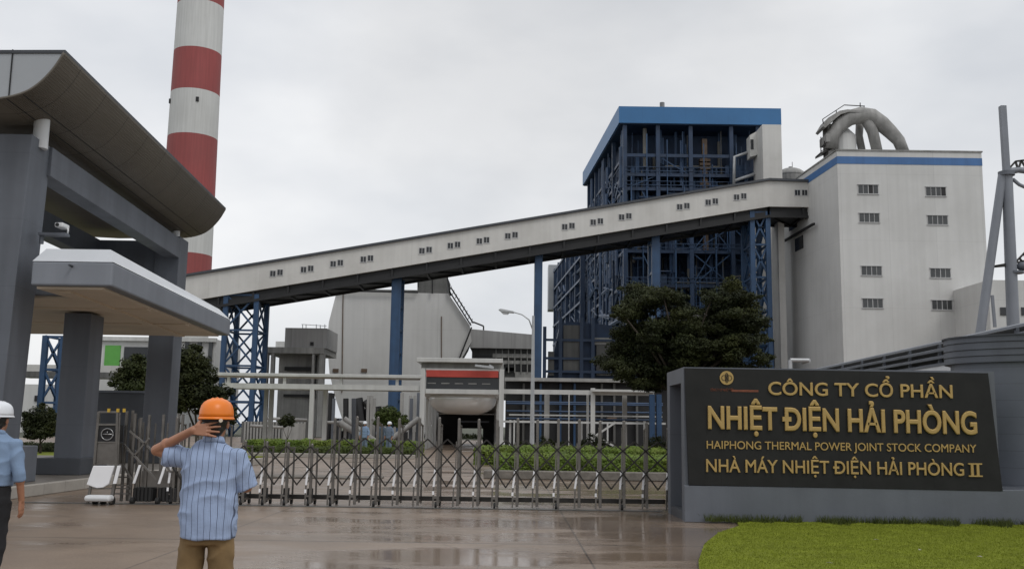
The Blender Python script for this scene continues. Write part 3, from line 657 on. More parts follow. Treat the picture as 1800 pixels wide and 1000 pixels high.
# concrete frame left of it
t = thing('concrete_frame_building', (P(515, 750, 126).x, 126, 0), 'weathered concrete frame block with a grey box on its roof', 'building')
FY = 126
def pb(mb, a, b, c, d, Y, dep): p_ = P(a, d, Y); q_ = P(c, b, Y); mb.box(p_.x, q_.x, Y, Y + dep, p_.z, q_.z); return mb
pb(MB(), 500, 577, 575, 611, FY + .5, 8).build('roof_box', 'clad_grey', t)
pb(MB(), 545, 601, 551, 607, FY + .3, .3).build('hatch', 'black', t)
pb(MB(), 461, 611, 570, 620, FY, 9).build('roof_slab', 'concrete', t)
for a, b in ((461, 467), (472, 478), (558, 567), (545, 549)):
    g = MB(); p_ = P(a, 700, FY); q_ = P(b, 700, FY); g.box(p_.x, q_.x, FY + .2, FY + 1, 0, zat(500, 620, FY)); g.build('column', 'concrete', t)
g = pb(MB(), 484, 621, 560, 772, FY + 4, 4); g.build('wall', 'concrete', t)
for a, b, c, d in ((500, 645, 556, 651), (498, 693, 545, 697), (546, 622, 557, 700)):
    pb(MB(), a, b, c, d, FY + 3.5, .4).build('opening', 'black', t)
g = MB()
for px in (532, 538, 556, 563, 571): g.beam(P(px, 577, FY + 3), P(px, 569 + (px % 3), FY + 3), .09)
g.beam(P(530, 570, FY + 3), P(574, 573, FY + 3), .07); g.build('antenna', 'galv', t)
pb(MB(), 484, 600, 500, 614, 170, 5).build('far_block', 'clad', t)

# grey block right of the filter house
t = thing('control_building', (P(884, 700, 145).x, 145, 0), 'grey clad control building with dark open storeys behind the portal', 'building')
g = MB(); g.prism([P(826, 578, 145), P(938, 588, 145), P(938, 613, 145), P(826, 611, 145)], (0, 10, 0)); g.build('upper_storey', 'clad_grey', t)
pb(MB(), 828, 612, 942, 700, 146, 8).build('lower_wall', 'concrete_dark', t)
for a, b, c, d, mm in ((835, 624, 864, 632, 'black'), (866, 622, 936, 628, 'concrete'), (868, 634, 936, 640, 'concrete'), (888, 640, 936, 652, 'black'), (905, 654, 938, 668, 'concrete'), (868, 646, 904, 652, 'pane'), (840, 640, 866, 660, 'black')): pb(MB(), a, b, c, d, 145.6, .4).build('floor_band' if mm == 'concrete' else 'opening', mm, t)
g = MB()
for k in range(7): px = 872 + k * 11; g.beam(P(px, 612, 145.5), P(px, 655, 145.5), .15)
g.build('mullion', 'concrete', t)

# ================================================================= LEFT BACKGROUND
t = thing('far_plant_building', (P(100, 700, 135).x, 135, 0), 'far white plant building seen between the gatehouse pillars', 'building')
pb(MB(), 30, 676, 120, 770, 135, 10).build('wall', 'clad', t)
for a, c in ((60, 75), (96, 112)): pb(MB(), a, 695, c, 705, 134.8, .3).build('window', 'black', t)
pb(MB(), 25, 643, 240, 662, 120, 4).build('bridge', 'clad_gallery', t)
pb(MB(), 25, 655, 240, 662, 119.6, .3).build('bridge_beam', 'concrete_dark', t)
t = thing('office_building', (P(280, 690, 130).x, 130, 0), 'pale office block with green panel behind the gatehouse', 'building')
pb(MB(), 168, 596, 380, 760, 130, 12).build('wall', 'clad', t)
pb(MB(), 182, 607, 212, 650, 129.8, .25).build('green_panel', 'green_panel', t)
pb(MB(), 213, 610, 262, 690, 129.8, .25).build('window_band', 'dark_glass', t)
for a in (320, 342, 362): pb(MB(), a, 600, a + 12, 690, 129.8, .25).build('window_band', 'pane', t)
pb(MB(), 168, 594, 380, 598, 129.5, .6).build('parapet', 'walk_white', t)
t = lattice_leg(80, 112, 590, 'blue steel legs of the gallery', 'blue braced trestle seen through the gatehouse on the far left', 112, 116)
g = MB(); g.box(P(166, 700, 37).x, P(254, 700, 37).x, 37, 37.3, 0, zat(210, 690, 37)); t = thing('screen_wall', (P(210, 700, 37).x, 37, 0), 'dark grey screen wall behind the folded gate', 'wall')
g.build('panel', 'slate_dark', t); g = MB(); z_ = zat(210, 690, 37); g.box(P(165, 700, 37).x, P(256, 700, 37).x, 36.95, 37.35, z_, z_ + .08); g.build('coping', 'slate', t)

# ================================================================= COVERED WALKWAY AND PORTAL
WY = 66.0
t = thing('covered_walkway', (P(560, 780, WY).x, WY, 0), 'white steel covered walkway running left of the red banner portal', 'walkway')
zA = zat(560, 657, WY); zB = zat(560, 664, WY); z1 = zat(560, 675, WY); z2 = zat(560, 684, WY); xL = P(368, 660, WY).x; xR = P(742, 660, WY).x
MB().box(xL, xR, WY - .2, WY + 2.6, zB + .05, zA).build('roof', 'walk_white', t, bevel=.03)
MB().box(P(392, 660, WY).x, xR, WY, WY + .25, z2, z1).build('beam', 'walk_white', t)
MB().box(P(400, 660, WY).x, xR, WY + 2.2, WY + 2.45, z2, z1).build('beam', 'walk_white', t)
for px in (401, 500, 599, 698): x = P(px, 670, WY).x; MB().box(x - .1, x + .1, WY + .02, WY + .2, z1, zB).build('strut', 'walk_white', t)
for px in (547, 560): x = P(px, 720, WY).x; MB().box(x - .14, x + .14, WY + (2.2 if px == 560 else 0), WY + (2.45 if px == 560 else .28), 0, z2).build('column', 'walk_white', t)
for px in (452, 462): x = P(px, 720, WY).x; MB().box(x - .13, x + .13, WY + 2.2, WY + 2.45, 0, z2).build('column', 'concrete', t)

t = thing('portal', (P(811, 785, WY).x, WY, 0), 'white framed entrance portal with red banner over the plant road', 'gateway')
xa = P(742, 720, WY).x; xb = P(881, 720, WY).x; zt = zat(810, 648, WY); zr = zat(810, 630, WY); zl_ = zat(810, 692, WY); zl0 = zat(810, 684, WY)
for x in (xa, xb): MB().box(x - .16, x + .16, WY - .16, WY + .16, 0, zt).build('column', 'walk_white', t, bevel=.02)
MB().box(P(733, 640, WY).x, P(884, 640, WY).x, WY - .4, WY + 6, zr - .28, zr).build('roof', 'walk_white', t, bevel=.03)
MB().box(P(740, 640, WY).x, P(884, 640, WY).x, WY + .3, WY + 5.6, zt, zr - .28).build('roof_space', 'concrete', t)
MB().box(xa + .2, xb - .2, WY - .12, WY + .12, zt - .16, zt).build('top_beam', 'walk_white', t)
MB().box(xa + .2, xb - .2, WY - .12, WY + .12, zl_, zl0).build('lower_beam', 'walk_white', t)
zb0 = zat(810, 663, WY); zb1 = zat(810, 651, WY)
MB().box(xa + .22, xb - .22, WY - .16, WY - .13, zb0, zb1).build('banner', 'banner', t)
MB().box(xa + .2, xb - .2, WY + .2, WY + .35, zl0, zt - .16).build('glazing', 'dark_glass', t)
g = MB()
for k in range(5): x = xa + .3 + k * .9; g.box(x, x + .55, WY + .15, WY + .19, zl0 + .35, zl0 + .42)
g.build('glazing_bar', 'concrete', t)
g = MB(); g.beam(P(835, 642, WY - .5), P(868, 646, WY - .5), .14); g.beam(P(860, 641, WY - .5), P(868, 646, WY - .5), .1); g.build('flood_light', 'galv', t)
# tunnel beyond
TD = -.028
def tx(x, Y): return x + TD * (Y - WY)
g = MB(); g.prism([(xa, WY + .4, zl_), (xb, WY + .4, zl_), (tx(xb, 92), 92, zl_ - 1.1), (tx(xa, 92), 92, zl_ - 1.1)], (0, 0, .15)); g.build('ceiling', 'ceiling', t)
for sx, x in ((1, xa), (-1, xb)):
    for k in range(1, 6):
        Y = WY + k * 4.2; xx = tx(x, Y) + sx * .1
        MB().box(xx - .09, xx + .09, Y - .1, Y + .1, 0, zl_ - 1.1 * (Y - WY) / 26 - .02).build('side_column', 'walk_white', t)
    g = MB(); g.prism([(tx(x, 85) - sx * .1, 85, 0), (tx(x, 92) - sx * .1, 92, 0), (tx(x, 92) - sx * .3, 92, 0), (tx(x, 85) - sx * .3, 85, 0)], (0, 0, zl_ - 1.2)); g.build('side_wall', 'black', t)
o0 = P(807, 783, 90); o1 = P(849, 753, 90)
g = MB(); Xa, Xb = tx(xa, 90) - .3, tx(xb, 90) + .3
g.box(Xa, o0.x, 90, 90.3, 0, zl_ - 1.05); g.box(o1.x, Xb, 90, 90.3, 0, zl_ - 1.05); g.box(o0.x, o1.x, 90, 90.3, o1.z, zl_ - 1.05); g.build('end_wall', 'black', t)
g = MB(); rings = []
cxv = (P(752, 700, WY + 2).x + P(872, 700, WY + 2).x) / 2; hwv = (P(872, 700, WY + 2).x - P(752, 700, WY + 2).x) / 2
for f, wf, df in ((0, 1, 2.6), (.25, 1, 2.6), (.5, .97, 2.5), (.72, .86, 2.25), (.88, .70, 1.85), (1, .5, 1.3)):
    zz = zl_ - .01 + (zat(812, 727, WY + 1) - zl_) * f; rings.append([Vector((cxv + math.copysign(abs(math.cos(a)) ** .7, math.cos(a)) * hwv * wf, WY + 3.2 + math.sin(a) * df, zz)) for a in [2 * math.pi * k / 40 for k in range(40)]])
g.loft(rings[::-1]); g.build('ceiling_bulge', 'ceiling', t, smooth=True)  # added bulge standing in for the bright ceiling, curved outward to catch sky light
g = MB(); g.box(P(805, 720, 80).x, P(860, 720, 80).x, 80, 80.4, zat(810, 742, 80), zat(810, 739, 80)); g.build('cross_beam', 'slate', t)

# right hand pipe rack, white two-tier frame with dark hall behind
t = thing('pipe_rack', (P(1020, 780, WY).x, WY, 0), 'white two tier steel pipe rack to the right of the portal', 'pipe rack')
xR2 = P(1150, 690, WY).x
for pa, pb_, y0, y1, dY in ((884, 1150, 684, 692, 0), (884, 1170, 739, 742.5, 0), (895, 1170, 727, 729.5, 1.5)):
    za, zb = zat(1020, y0 + 1.5, WY), zat(1020, y1 + 1.5, WY); MB().box(P(pa, 700, WY).x, P(pb_, 700, WY).x, WY + dY, WY + dY + .25, zb, za).build('beam', 'walk_white', t)
MB().box(P(1040, 700, WY).x, P(1150, 700, WY).x, WY - .6, WY + 2.5, zat(1090, 689, WY), zat(1090, 685, WY)).build('roof', 'walk_white', t)
for px, tp_, w_, Y in ((897, 738, .14, WY + .3), (904, 738, .1, WY), (1042, 682, .28, WY), (1033, 692, .16, WY + 1.5), (1000, 692, .08, WY + 1.5), (1020, 740, .3, WY + 2), (961, 692, .35, WY + 3), (1098, 692, .3, WY + 3), (1133, 740, .15, WY)):
    x = P(px, 740, Y).x; MB().box(x - w_ / 2, x + w_ / 2, Y - w_ / 2, Y + w_ / 2, 0, zat(px, tp_, Y)).build('column', 'walk_white' if Y < WY + 2.5 else 'concrete', t)
g = MB(); g.beam(P(1046, 766, WY - .2), P(1082, 742, WY - .2), .12); g.beam(P(1046, 766, WY - .2), P(1078, 783, WY - .2), .12); g.beam(P(1068, 742, WY - .2), P(1068, 776, WY - .2), .1); g.build('brace', 'walk_white', t)
g = MB()
for py, Y in ((706, WY + 4), (709, WY + 5), (735, WY + 2.2), (722, WY + 4)):
    g.tube(P(890, py, Y), P(1165, py + 3.5, Y), .06, .06, 8)
g.build('pipe', 'navy2', t, smooth=True)
for px in (1146, 1158): x = P(px, 720, WY - 1).x; MB().box(x - .16, x + .16, WY - 1.2, WY - .8, 0, zat(px, 693, WY - 1)).build('blue_post', 'blue', t)

t = thing('machine_hall', (P(1030, 770, 76).x, 76, 0), 'low black fronted machine hall with glazed bays behind the pipe rack', 'building')
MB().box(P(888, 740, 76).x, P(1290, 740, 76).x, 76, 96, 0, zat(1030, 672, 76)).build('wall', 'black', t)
MB().box(P(886, 740, 75).x, P(1300, 740, 75).x, 75, 97, zat(1030, 672, 76), zat(1030, 666, 76)).build('roof', 'concrete', t)
for px in (920, 950, 985, 1010, 1058, 1080, 1120): x = P(px, 740, 75.6).x; MB().box(x - .08, x + .08, 75.6, 75.9, 0, zat(px, 674, 76)).build('mullion', 'blue' if px in (950, 1010, 985) else 'concrete_dark', t)
for a, b, c, d in ((925, 712, 955, 740), (990, 690, 1030, 706), (1060, 700, 1078, 735), (1084, 738, 1098, 742)): pb(MB(), a, b, c, d, 75.7, .25).build('glazed_bay', 'dark_glass', t)
pb(MB(), 1068, 738, 1084, 733, 74, 1).build('crate', 'brown', t)

# dark plant hall foot under the walkway, left
t = thing('plant_shed', (P(500, 770, 84).x, 84, 0), 'dim corrugated shed with dark bays behind the walkway columns', 'shed')
g = MB(); k = 430
while k < 535:
    x0 = P(k, 740, 84).x; x1 = P(k + 3, 740, 84).x; g.box(x0, x1, 83.9, 84, 0, zat(480, 741, 84)); k += 5.5
g.build('corrugation', 'concrete', t)
MB().box(P(425, 740, 84).x, P(537, 740, 84).x, 84, 88, 0, zat(480, 741, 84)).build('wall', 'concrete_dark', t)
MB().box(P(500, 740, 84).x, P(535, 740, 84).x, 83.6, 83.9, 0, zat(480, 743, 84)).build('tank', 'concrete', t)
t = thing('coal_feeder', (P(665, 770, 92).x, 92, 0), 'dark machinery with sloping chutes beneath the filter house', 'machinery')
g = MB()
for a, b, r_ in (((628, 700), (640, 770), .5), ((655, 716), (663, 770), .8), ((600, 740), (640, 775), .35), ((640, 705), (668, 740), .3), ((608, 700), (608, 775), .25), ((590, 735), (590, 775), .5)): g.tube(P(*a, 92), P(*b, 92), r_, r_, 8)
g.box(P(575, 760, 92).x, P(735, 760, 92).x, 92.5, 96, 0, zat(650, 758, 92)); g.box(P(568, 740, 92).x, P(580, 740, 92).x, 92, 94, 0, zat(573, 690, 92)); g.build('body', 'black', t)
g = MB(); g.beam(P(622, 776, 70), P(622, 700, 70), .28); g.build('post', 'slate', t)
for k, px in enumerate((646, 652, 728, 720)): g = MB(); x = P(px, 740, 88).x; g.box(x - .12, x + .12, 88, 88.3, 0, zat(px, 695, 88)); g.build('pipe_stand', 'concrete', t)

rb_ = random.Random(12)
t = thing('pipe_supports', (P(600, 770, 78).x, 78, 0), 'thicket of grey posts and sloping ducts under the filter house, left of the portal', 'machinery')
for px, tp_, w_ in ((571, 690, .3), (585, 700, .22), (598, 735, .2), (607, 742, .2), (657, 700, .18), (694, 722, .2), (705, 690, .25), (722, 700, .25), (735, 690, .3), (615, 750, .15)):
    x = P(px, 740, 78).x; MB().box(x - w_ / 2, x + w_ / 2, 78, 78 + w_, 0, zat(px, tp_, 78)).build('post', 'concrete' if rb_.random() < .5 else 'slate', t)
for a, b, r_ in (((598, 742), (650, 776), .28), ((660, 775), (605, 735), .2), ((690, 770), (737, 735), .22), ((700, 745), (737, 741), .1), ((575, 742), (640, 742), .12), ((655, 735), (672, 752), .16), ((440, 748), (500, 751), .12), ((470, 735), (540, 738), .12)):
    MB().tube(P(*a, 77.5), P(*b, 77.5), r_, r_, 10).build('duct', 'rust', t, smooth=True)
# ================================================================= STREET LAMP
LY = 58.0
x = P(936, 700, LY).x; zt = zat(938, 555, LY)
t = thing('street_lamp', (x, LY, 0), 'tall grey street lamp with single curved arm in front of the pipe rack', 'street lamp')
MB().tube((x, LY, 0), (x, LY, zt), .14, .075, 12).build('pole', 'galv', t, smooth=True)
MB().path([Vector((x, LY, zt - .9)), P(930, 562, LY), P(918, 553, LY), P(902, 548.5, LY)], [.04, .04, .035, .03], 8).build('arm', 'galv', t, smooth=True)
g = MB(); a = P(876, 545, LY); b = P(904, 550, LY)
g.prism([P(876, 544, LY - .15), P(880, 542, LY - .15), P(903, 546.5, LY - .15), P(904, 550, LY - .15), P(882, 548.5, LY - .15)], (0, .3, 0)); h = g.build('lamp_head', 'galv', t, bevel=.03)
g = MB(); g.prism([P(881, 548.5, LY - .11), P(895, 550, LY - .11), P(893, 552.5, LY - .11), P(885, 552, LY - .11)], (0, .22, 0)); g.build('lens', 'lamp_glass', h)

# ================================================================= VEGETATION
def leaves(mb, c, r, n, size, rnd, shell=.55, flat=0):
    for k in range(n):
        d = Vector((rnd.gauss(0, 1), rnd.gauss(0, 1), rnd.gauss(0, 1))).normalized(); q = (shell + (1 - shell) * rnd.random()) if rnd.random() < .8 else rnd.random()
        bumpy = 1 + .22 * noise.noise(Vector((d.x * 2.5 + c[0], d.y * 2.5 + c[1], d.z * 2.5)))
        p = Vector((c[0] + d.x * r[0] * q * bumpy, c[1] + d.y * r[1] * q * bumpy, c[2] + d.z * r[2] * q * bumpy))
        n_ = (d + Vector((rnd.gauss(0, .6), rnd.gauss(0, .6), rnd.gauss(0.5, .6)))).normalized()
        a = n_.orthogonal().normalized(); b = n_.cross(a); t_ = rnd.random() * 6.28; s_ = size * rnd.uniform(.6, 1.3)
        a2 = (a * math.cos(t_) + b * math.sin(t_)) * s_; b2 = (b * math.cos(t_) - a * math.sin(t_)) * s_ * .5
        o = len(mb.v); mb.v += [p - a2, p + b2 + n_ * s_ * .2, p + a2, p - b2 + n_ * s_ * .2]; mb.f.append((o, o + 1, o + 2, o + 3))
def tree(name, base, clumps, nleaf, size, leafmat, label, group=None, trunk_r=.2, cat='tree', seed=1, fork=.35):
    rnd = random.Random(seed); t = thing(name, base, label, cat, group)
    cr_ = MB(); vol = sum(c[1][0] * c[1][2] for c in clumps)
    for c, r in clumps:
        nl = int(nleaf * r[0] * r[2] / vol); leaves(cr_, c, r, int(nl * .62), size, rnd, .4)
        for k in range(7):
            d = Vector((rnd.gauss(0, 1), rnd.gauss(0, 1), rnd.gauss(0, .9))).normalized(); q = rnd.uniform(.22, .42)
            leaves(cr_, (c[0] + d.x * r[0], c[1] + d.y * r[1], c[2] + d.z * r[2]), (r[0] * q, r[1] * q, r[2] * q * .8), int(nl * .055), size, rnd, .2)
    cr_.build('crown', leafmat, t)
    tk = MB(); b = Vector(base); cen = sum((Vector(c[0]) for c in clumps), Vector()) / len(clumps)
    f = b.lerp(Vector((cen.x, cen.y, cen.z)), fork); tk.path([b, b.lerp(f, .5) + Vector((trunk_r * .4, 0, 0)), f], [trunk_r, trunk_r * .8, trunk_r * .7], 9)
    for c, r in (clumps if len(clumps) < 30 else clumps[::4]):
        e = Vector(c); mid = f.lerp(e, .5) + Vector((rnd.gauss(0, .15), rnd.gauss(0, .15), .1)); tk.path([f, mid, e], [trunk_r * .45, trunk_r * .28, trunk_r * .1], 6)
    tk.build('trunk', 'bark', t, smooth=True); return t
TYr = 50.0
def cl(px, py, rx, rz, Y=TYr, ry=None): p = P(px, py, Y); s_ = Y / FPX; return ((p.x, p.y, p.z), (rx * s_, (ry or rx * .8) * s_, rz * s_))
rt_ = random.Random(5)
cs = []
for px, py, rx, ry, cnt in ((1145, 525, 55, 30, 9), (1112, 548, 28, 14, 4), (1275, 530, 52, 38, 11), (1305, 565, 32, 24, 5), (1120, 608, 60, 36, 12), (1100, 645, 46, 26, 7), (1180, 635, 70, 40, 14), (1250, 615, 60, 42, 14), (1310, 602, 38, 26, 7), (1240, 665, 70, 26, 9), (1340, 628, 12, 6, 1), (1215, 570, 34, 18, 5), (1190, 600, 60, 26, 9), (1205, 545, 20, 12, 2), (1170, 575, 60, 16, 7), (1270, 575, 50, 20, 7), (1155, 672, 40, 18, 4), (1290, 650, 46, 24, 6)):
    for k in range(cnt):
        a_ = rt_.random() * 6.28; q_ = math.sqrt(rt_.random()) * .85
        c_, r_ = cl(px + rx * q_ * math.cos(a_), py + ry * q_ * math.sin(a_), rt_.uniform(17, 30), rt_.uniform(9, 15), TYr + rt_.uniform(-2.2, 2.2), 30)
        cs.append((c_, r_))
    cs.append(cl(px, py, rx * .8, ry * .8, TYr + .5, 40))
tree('broadleaf_tree', (P(1170, 700, TYr).x, TYr, 0), cs, 210000, .07, 'leaf_dark', 'big dark spreading tree with layered boughs behind the sign wall', trunk_r=.24, seed=11, fork=.55)
# trees near the gatehouse
YT = 46
tree('broadleaf_tree', (P(345, 760, YT).x, YT, 0), [cl(a, b, r1, r2, YT) for a, b, r1, r2 in ((330, 632, 30, 26), (352, 655, 30, 24), (318, 665, 26, 28), (352, 690, 34, 24), (385, 690, 22, 16), (372, 712, 30, 16), (325, 705, 24, 22), (395, 730, 26, 14))], 16000, .085, 'leaf_dark', 'dark leafy tree standing between the far pillar and the orange helmet', 'garden trees near the gatehouse', .13, seed=2)
tree('broadleaf_tree', (P(235, 760, YT + 4).x, YT + 4, 0), [cl(a, b, r1, r2, YT + 4) for a, b, r1, r2 in ((235, 645, 26, 20), (215, 665, 22, 20), (262, 655, 26, 22), (240, 680, 36, 18), (285, 670, 20, 20))], 10000, .085, 'leaf_mid', 'olive green tree between the middle and far gatehouse pillars', 'garden trees near the gatehouse', .12, seed=3)
tree('round_bush', (P(72, 772, 48).x, 48, 0), [cl(a, b, r1, r2, 48) for a, b, r1, r2 in ((70, 735, 26, 24), (88, 745, 20, 22), (56, 745, 18, 20), (72, 758, 30, 14))], 9000, .07, 'leaf_dark', 'rounded dark bush on the lawn beside the nearest pillar', 'clipped bushes', .07, 'bush', seed=4)
tree('round_bush', (P(683, 790, 56).x, 56, 0), [cl(a, b, r1, r2, 56) for a, b, r1, r2 in ((683, 727, 20, 16), (700, 740, 18, 12), (672, 738, 14, 12))], 5000, .07, 'leaf_olive', 'small round topiary tree above the two workers', 'clipped bushes', .06, 'bush', seed=5)
for i, (px, py, r_, lab) in enumerate(((505, 735, 14, 'small dark shrub by the corrugated shed'), (915, 782, 13, 'dark shrub just left of the lamp pole foot'), (958, 782, 19, 'dark round shrub right of the lamp pole foot'), (1046, 778, 23, 'domed dark shrub in the middle of the bright hedge'), (1155, 778, 22, 'domed dark shrub at the sign wall end of the hedge'), (983, 785, 14, 'smallest dark shrub between two domed ones'))):
    Y = 52 if px > 600 else 62
    tree('round_bush', (P(px, 790, Y).x, Y, 0), [cl(px, py + 3, r_, r_ * .8, Y), cl(px - r_ * .4, py + 6, r_ * .7, r_ * .6, Y), cl(px + r_ * .5, py + 5, r_ * .6, r_ * .6, Y)], 2600, .055, 'leaf_dark', lab, 'clipped bushes', .04, 'bush', seed=20 + i)
# row of far trees seen through the tunnel and gaps
tree('far_tree', (P(830, 780, 135).x, 135, 0), [cl(a, b, 14, 9, 135) for a, b in ((812, 772), (830, 770), (845, 774), (822, 780), (840, 782), (855, 778))], 3000, .16, 'leaf_mid', 'bushy tree glimpsed through the end of the portal tunnel', None, .1, seed=9)

def hedge(name, x0, x1, y0, y1, z1, n, size, mm, label, group=None, z0=.0, core=True, skew=0):
    rnd = random.Random(int(x0 * 10 + y0)); t = thing(name, ((x0 + x1) / 2, (y0 + y1) / 2, 0), label, 'hedge', group)
    g = MB()
    if core: g.box(x0 + .1, x1 - .1, y0 + .1, y1 - .1, 0, z1 - .1); g.build('inner_twigs', 'bark', t)
    g = MB()
    for k in range(n):
        u = rnd.random()
        if u < .62: p = Vector((rnd.uniform(x0, x1), y0 + (y1 - y0) * rnd.random() ** 1.4, 0)); nz = noise.noise(p * .9) * .16 + noise.noise(p * 3.1) * .1; p.z = z1 + nz - abs(rnd.gauss(0, .03)); n_ = Vector((rnd.gauss(0, .5), rnd.gauss(-.3, .5), 1)).normalized()
        else: p = Vector((rnd.uniform(x0, x1), y0 + rnd.gauss(0, .06), z0 + (z1 - z0 + .03) * rnd.random())); p.y += noise.noise(p * 2.5) * .12; n_ = Vector((rnd.gauss(0, .5), -1, rnd.gauss(.4, .5))).normalized()
        if rnd.random() < .08 and u >= .62: p.x = rnd.choice((x0, x1)); p.y = rnd.uniform(y0, y1)
        a = n_.orthogonal().normalized(); b = n_.cross(a); t_ = rnd.random() * 6.28; s_ = size * rnd.uniform(.6, 1.3)
        a2 = (a * math.cos(t_) + b * math.sin(t_)) * s_; b2 = (b * math.cos(t_) - a * math.sin(t_)) * s_ * .55
        o = len(g.v); g.v += [p - a2, p + b2, p + a2, p - b2]; g.f.append((o, o + 1, o + 2, o + 3))
    g.build('foliage', mm, t); return t
hx0 = xat(868, 32, .6)
hedge('clipped_hedge', hx0, 9.5, 32, 38, .62, 42000, .045, 'leaf_bright', 'long bright green hedge behind the right half of the folding gate')
hedge('clipped_hedge', hx0 - 1.0, 12, 42.5, 50, .68, 26000, .055, 'leaf_bright', 'second bright hedge farther back, below the street lamp')
hedge('clipped_hedge', xat(440, 50, .4), xat(728, 50, .4), 50, 52, .42, 16000, .06, 'leaf_olive', 'low straggly olive hedge along the far edge of the drive')
hedge('clipped_hedge', xat(430, 57, .6), xat(735, 57, .6), 57, 61, .62, 16000, .065, 'leaf_bright', 'bright flat topped hedge in front of the walkway columns')
hedge('clipped_hedge', xat(-10, 50, .4), xat(160, 50, .4), 50, 51.5, .45, 6000, .06, 'leaf_dark', 'dark low hedge on the lawn beyond the gatehouse')
g = MB(); g.box(-34, xat(420, 44, 0), 43.5, 64, 0.0, .05); struct(g.build('lawn', 'lawn'))
g = MB(); g.box(xat(438, 52, 0), xat(735, 52, 0), 53, 56, 0.0, .05); struct(g.build('lawn', 'lawn'))
g = MB(); g.box(hx0 + .2, 14, 38.1, 42, 0, .3); struct(g.build('lawn', 'lawn'))
# low stone edges of the planting beds
t = tag(MB().box(hx0 - .3, 9.8, 31.3, 31.75, 0, .26).build('bed_wall', 'stone', bevel=.03), 'low rough stone edging at the foot of the bright hedge', 'low wall')
t = tag(MB().box(xat(420, 30, 0), xat(668, 30, 0), 30, 31, 0, .06).build('stone_strip', 'stone', bevel=.02), 'strip of rough cracked stone crossing the drive behind the gate', 'kerb')
t = tag(MB().box(xat(420, 49, 0), xat(730, 49, 0), 48.6, 49, 0, .2).build('bed_kerb', 'kerb', bevel=.02), 'pale kerb below the olive hedge at the end of the drive', 'kerb')

# ================================================================= GATEHOUSE (left)
t = thing('gatehouse', (-12, 26, .235), 'large grey gatehouse frame with curved ribbed roof and square pillars', 'gatehouse')
zb = .235
# near pillar, slightly battered
A = P(56, 250, 21.6); xAr = A.x; zc = P(60, 236, 21.6).z
def pillar(x0b, x1b, x0t, x1t, y0, y1, z1, mm='slate'):
    g = MB(); dx = AX * (y1 - y0)
    g.hexa([(x0b, y0, zb), (x1b, y0, zb), (x1b + dx, y1, zb), (x0b + dx, y1, zb)], [(x0t, y0, z1), (x1t, y0, z1), (x1t + dx, y1, z1), (x0t + dx, y1, z1)])
    return g.build('pillar', mm, t, bevel=.02)
pillar(xAr - 1.15, xAr - .22, xAr - .95, xAr, 21.6, 22.7, zc)
xA0 = P(66, 800, 22.0).x
MB().box(xAr - 2.0, G(64, 845, .235).x, 21.3, 23.0, zb, zb + .8).build('plinth', 'slate', t, bevel=.02)
# beam rows
zbm1 = zc; zbm0 = P(90, 312, 22.7).z
YC = 34.0; xC = P(311, 520, YC).x
def row(xr, y0, y1, z0, z1, wd, mm):
    g = MB(); a = xr; b = xr + (xC - xAr) * (y1 - y0) / (YC - 22.7)
    g.prism([(a, y0, z0), (b, y1, z0), (b - wd, y1, z0), (a - wd, y0, z0)], (0, 0, z1 - z0)); return g.build('beam', mm, t, bevel=.015)
row(xAr + .003, 22.6, YC, zbm0, zbm1 - .02, .5, 'slate')
xl = -13.4
row(xl, 20.0, YC + .6, zbm0 - .1, zbm1 - .1, .5, 'slate')
MB().box(xl - 1.6, xC - .4, YC + .1, YC + .6, zbm0 - .6, zbm1 - .1).build('beam', 'slate', t)
MB().box(xl - 3, xAr - .6, 21.8, 22.3, zbm0 + .05, zbm1 - .05).build('beam', 'slate', t)
MB().box(xl - 1.9, xl - .75, YC - .1, YC + .9, 5.0, zbm0 - .05).build('upper_post', 'slate', t)
# middle and far pillars
xB = P(176, 600, 26.6).x
pillar(xB - .74, xB - .03, xB - .74, xB - .03, 26, 27.0, 4.4, 'slate')
MB().box(xB - 1.05, xB + .1, 25.7, 27.4, zb, zb + .42).build('plinth', 'slate_dark', t, bevel=.02)
pillar(xC - .92, xC - .05, xC - .85, xC + .0, YC, YC + 1.1, zbm1 + .05, 'slate')
MB().box(xC - 1.5, xC + .15, YC - .3, YC + 1.3, zb, zb + .4).build('plinth', 'slate_dark', t, bevel=.02)
# roof: curved belly
Y0r, Y1r = 20.5, 35.6
tipN = P(113, 92, Y0r); a1 = P(96, 118, Y0r); a2 = P(76, 140, Y0r); a3 = P(57, 155, Y0r); a4 = P(40, 163.5, Y0r); a5 = P(18, 170, Y0r); a6 = P(-8, 174, Y0r)
tipF = P(396, 368, Y1r)
dr = Vector((tipF.x - tipN.x, Y1r - Y0r, tipF.z - tipN.z)); dr.z = tipF.z - tipN.z
bez = [tipN, a1, a2, a3, a4, a5, a6]
# refine with smooth interpolation
def smooth_pts(p, k=4):
    o = []
    for i in range(len(p) - 1):
        p0 = p[max(0, i - 1)]; p1 = p[i]; p2 = p[i + 1]; p3 = p[min(len(p) - 1, i + 2)]
        for j in range(k):
            u = j / k; o.append(.5 * ((2 * p1) + (-p0 + p2) * u + (2 * p0 - 5 * p1 + 4 * p2 - p3) * u * u + (-p0 + 3 * p1 - 3 * p2 + p3) * u ** 3))
    return o + [p[-1]]
belly = smooth_pts(bez)
belly = belly + [Vector((-13.5, Y0r, belly[-1].z - .05)), Vector((-17, Y0r, belly[-1].z + .1)), Vector((-18.5, Y0r, tipN.z - .2))]
g = MB(); o_ = len(belly)
inn = [p + Vector((-.02 if i < 3 else 0, 0, .08)) for i, p in enumerate(belly)]
vs = belly + [p + dr for p in belly]; fs = [(i, i + 1, o_ + i + 1, o_ + i) for i in range(o_ - 1)]
g.add(vs, fs); 
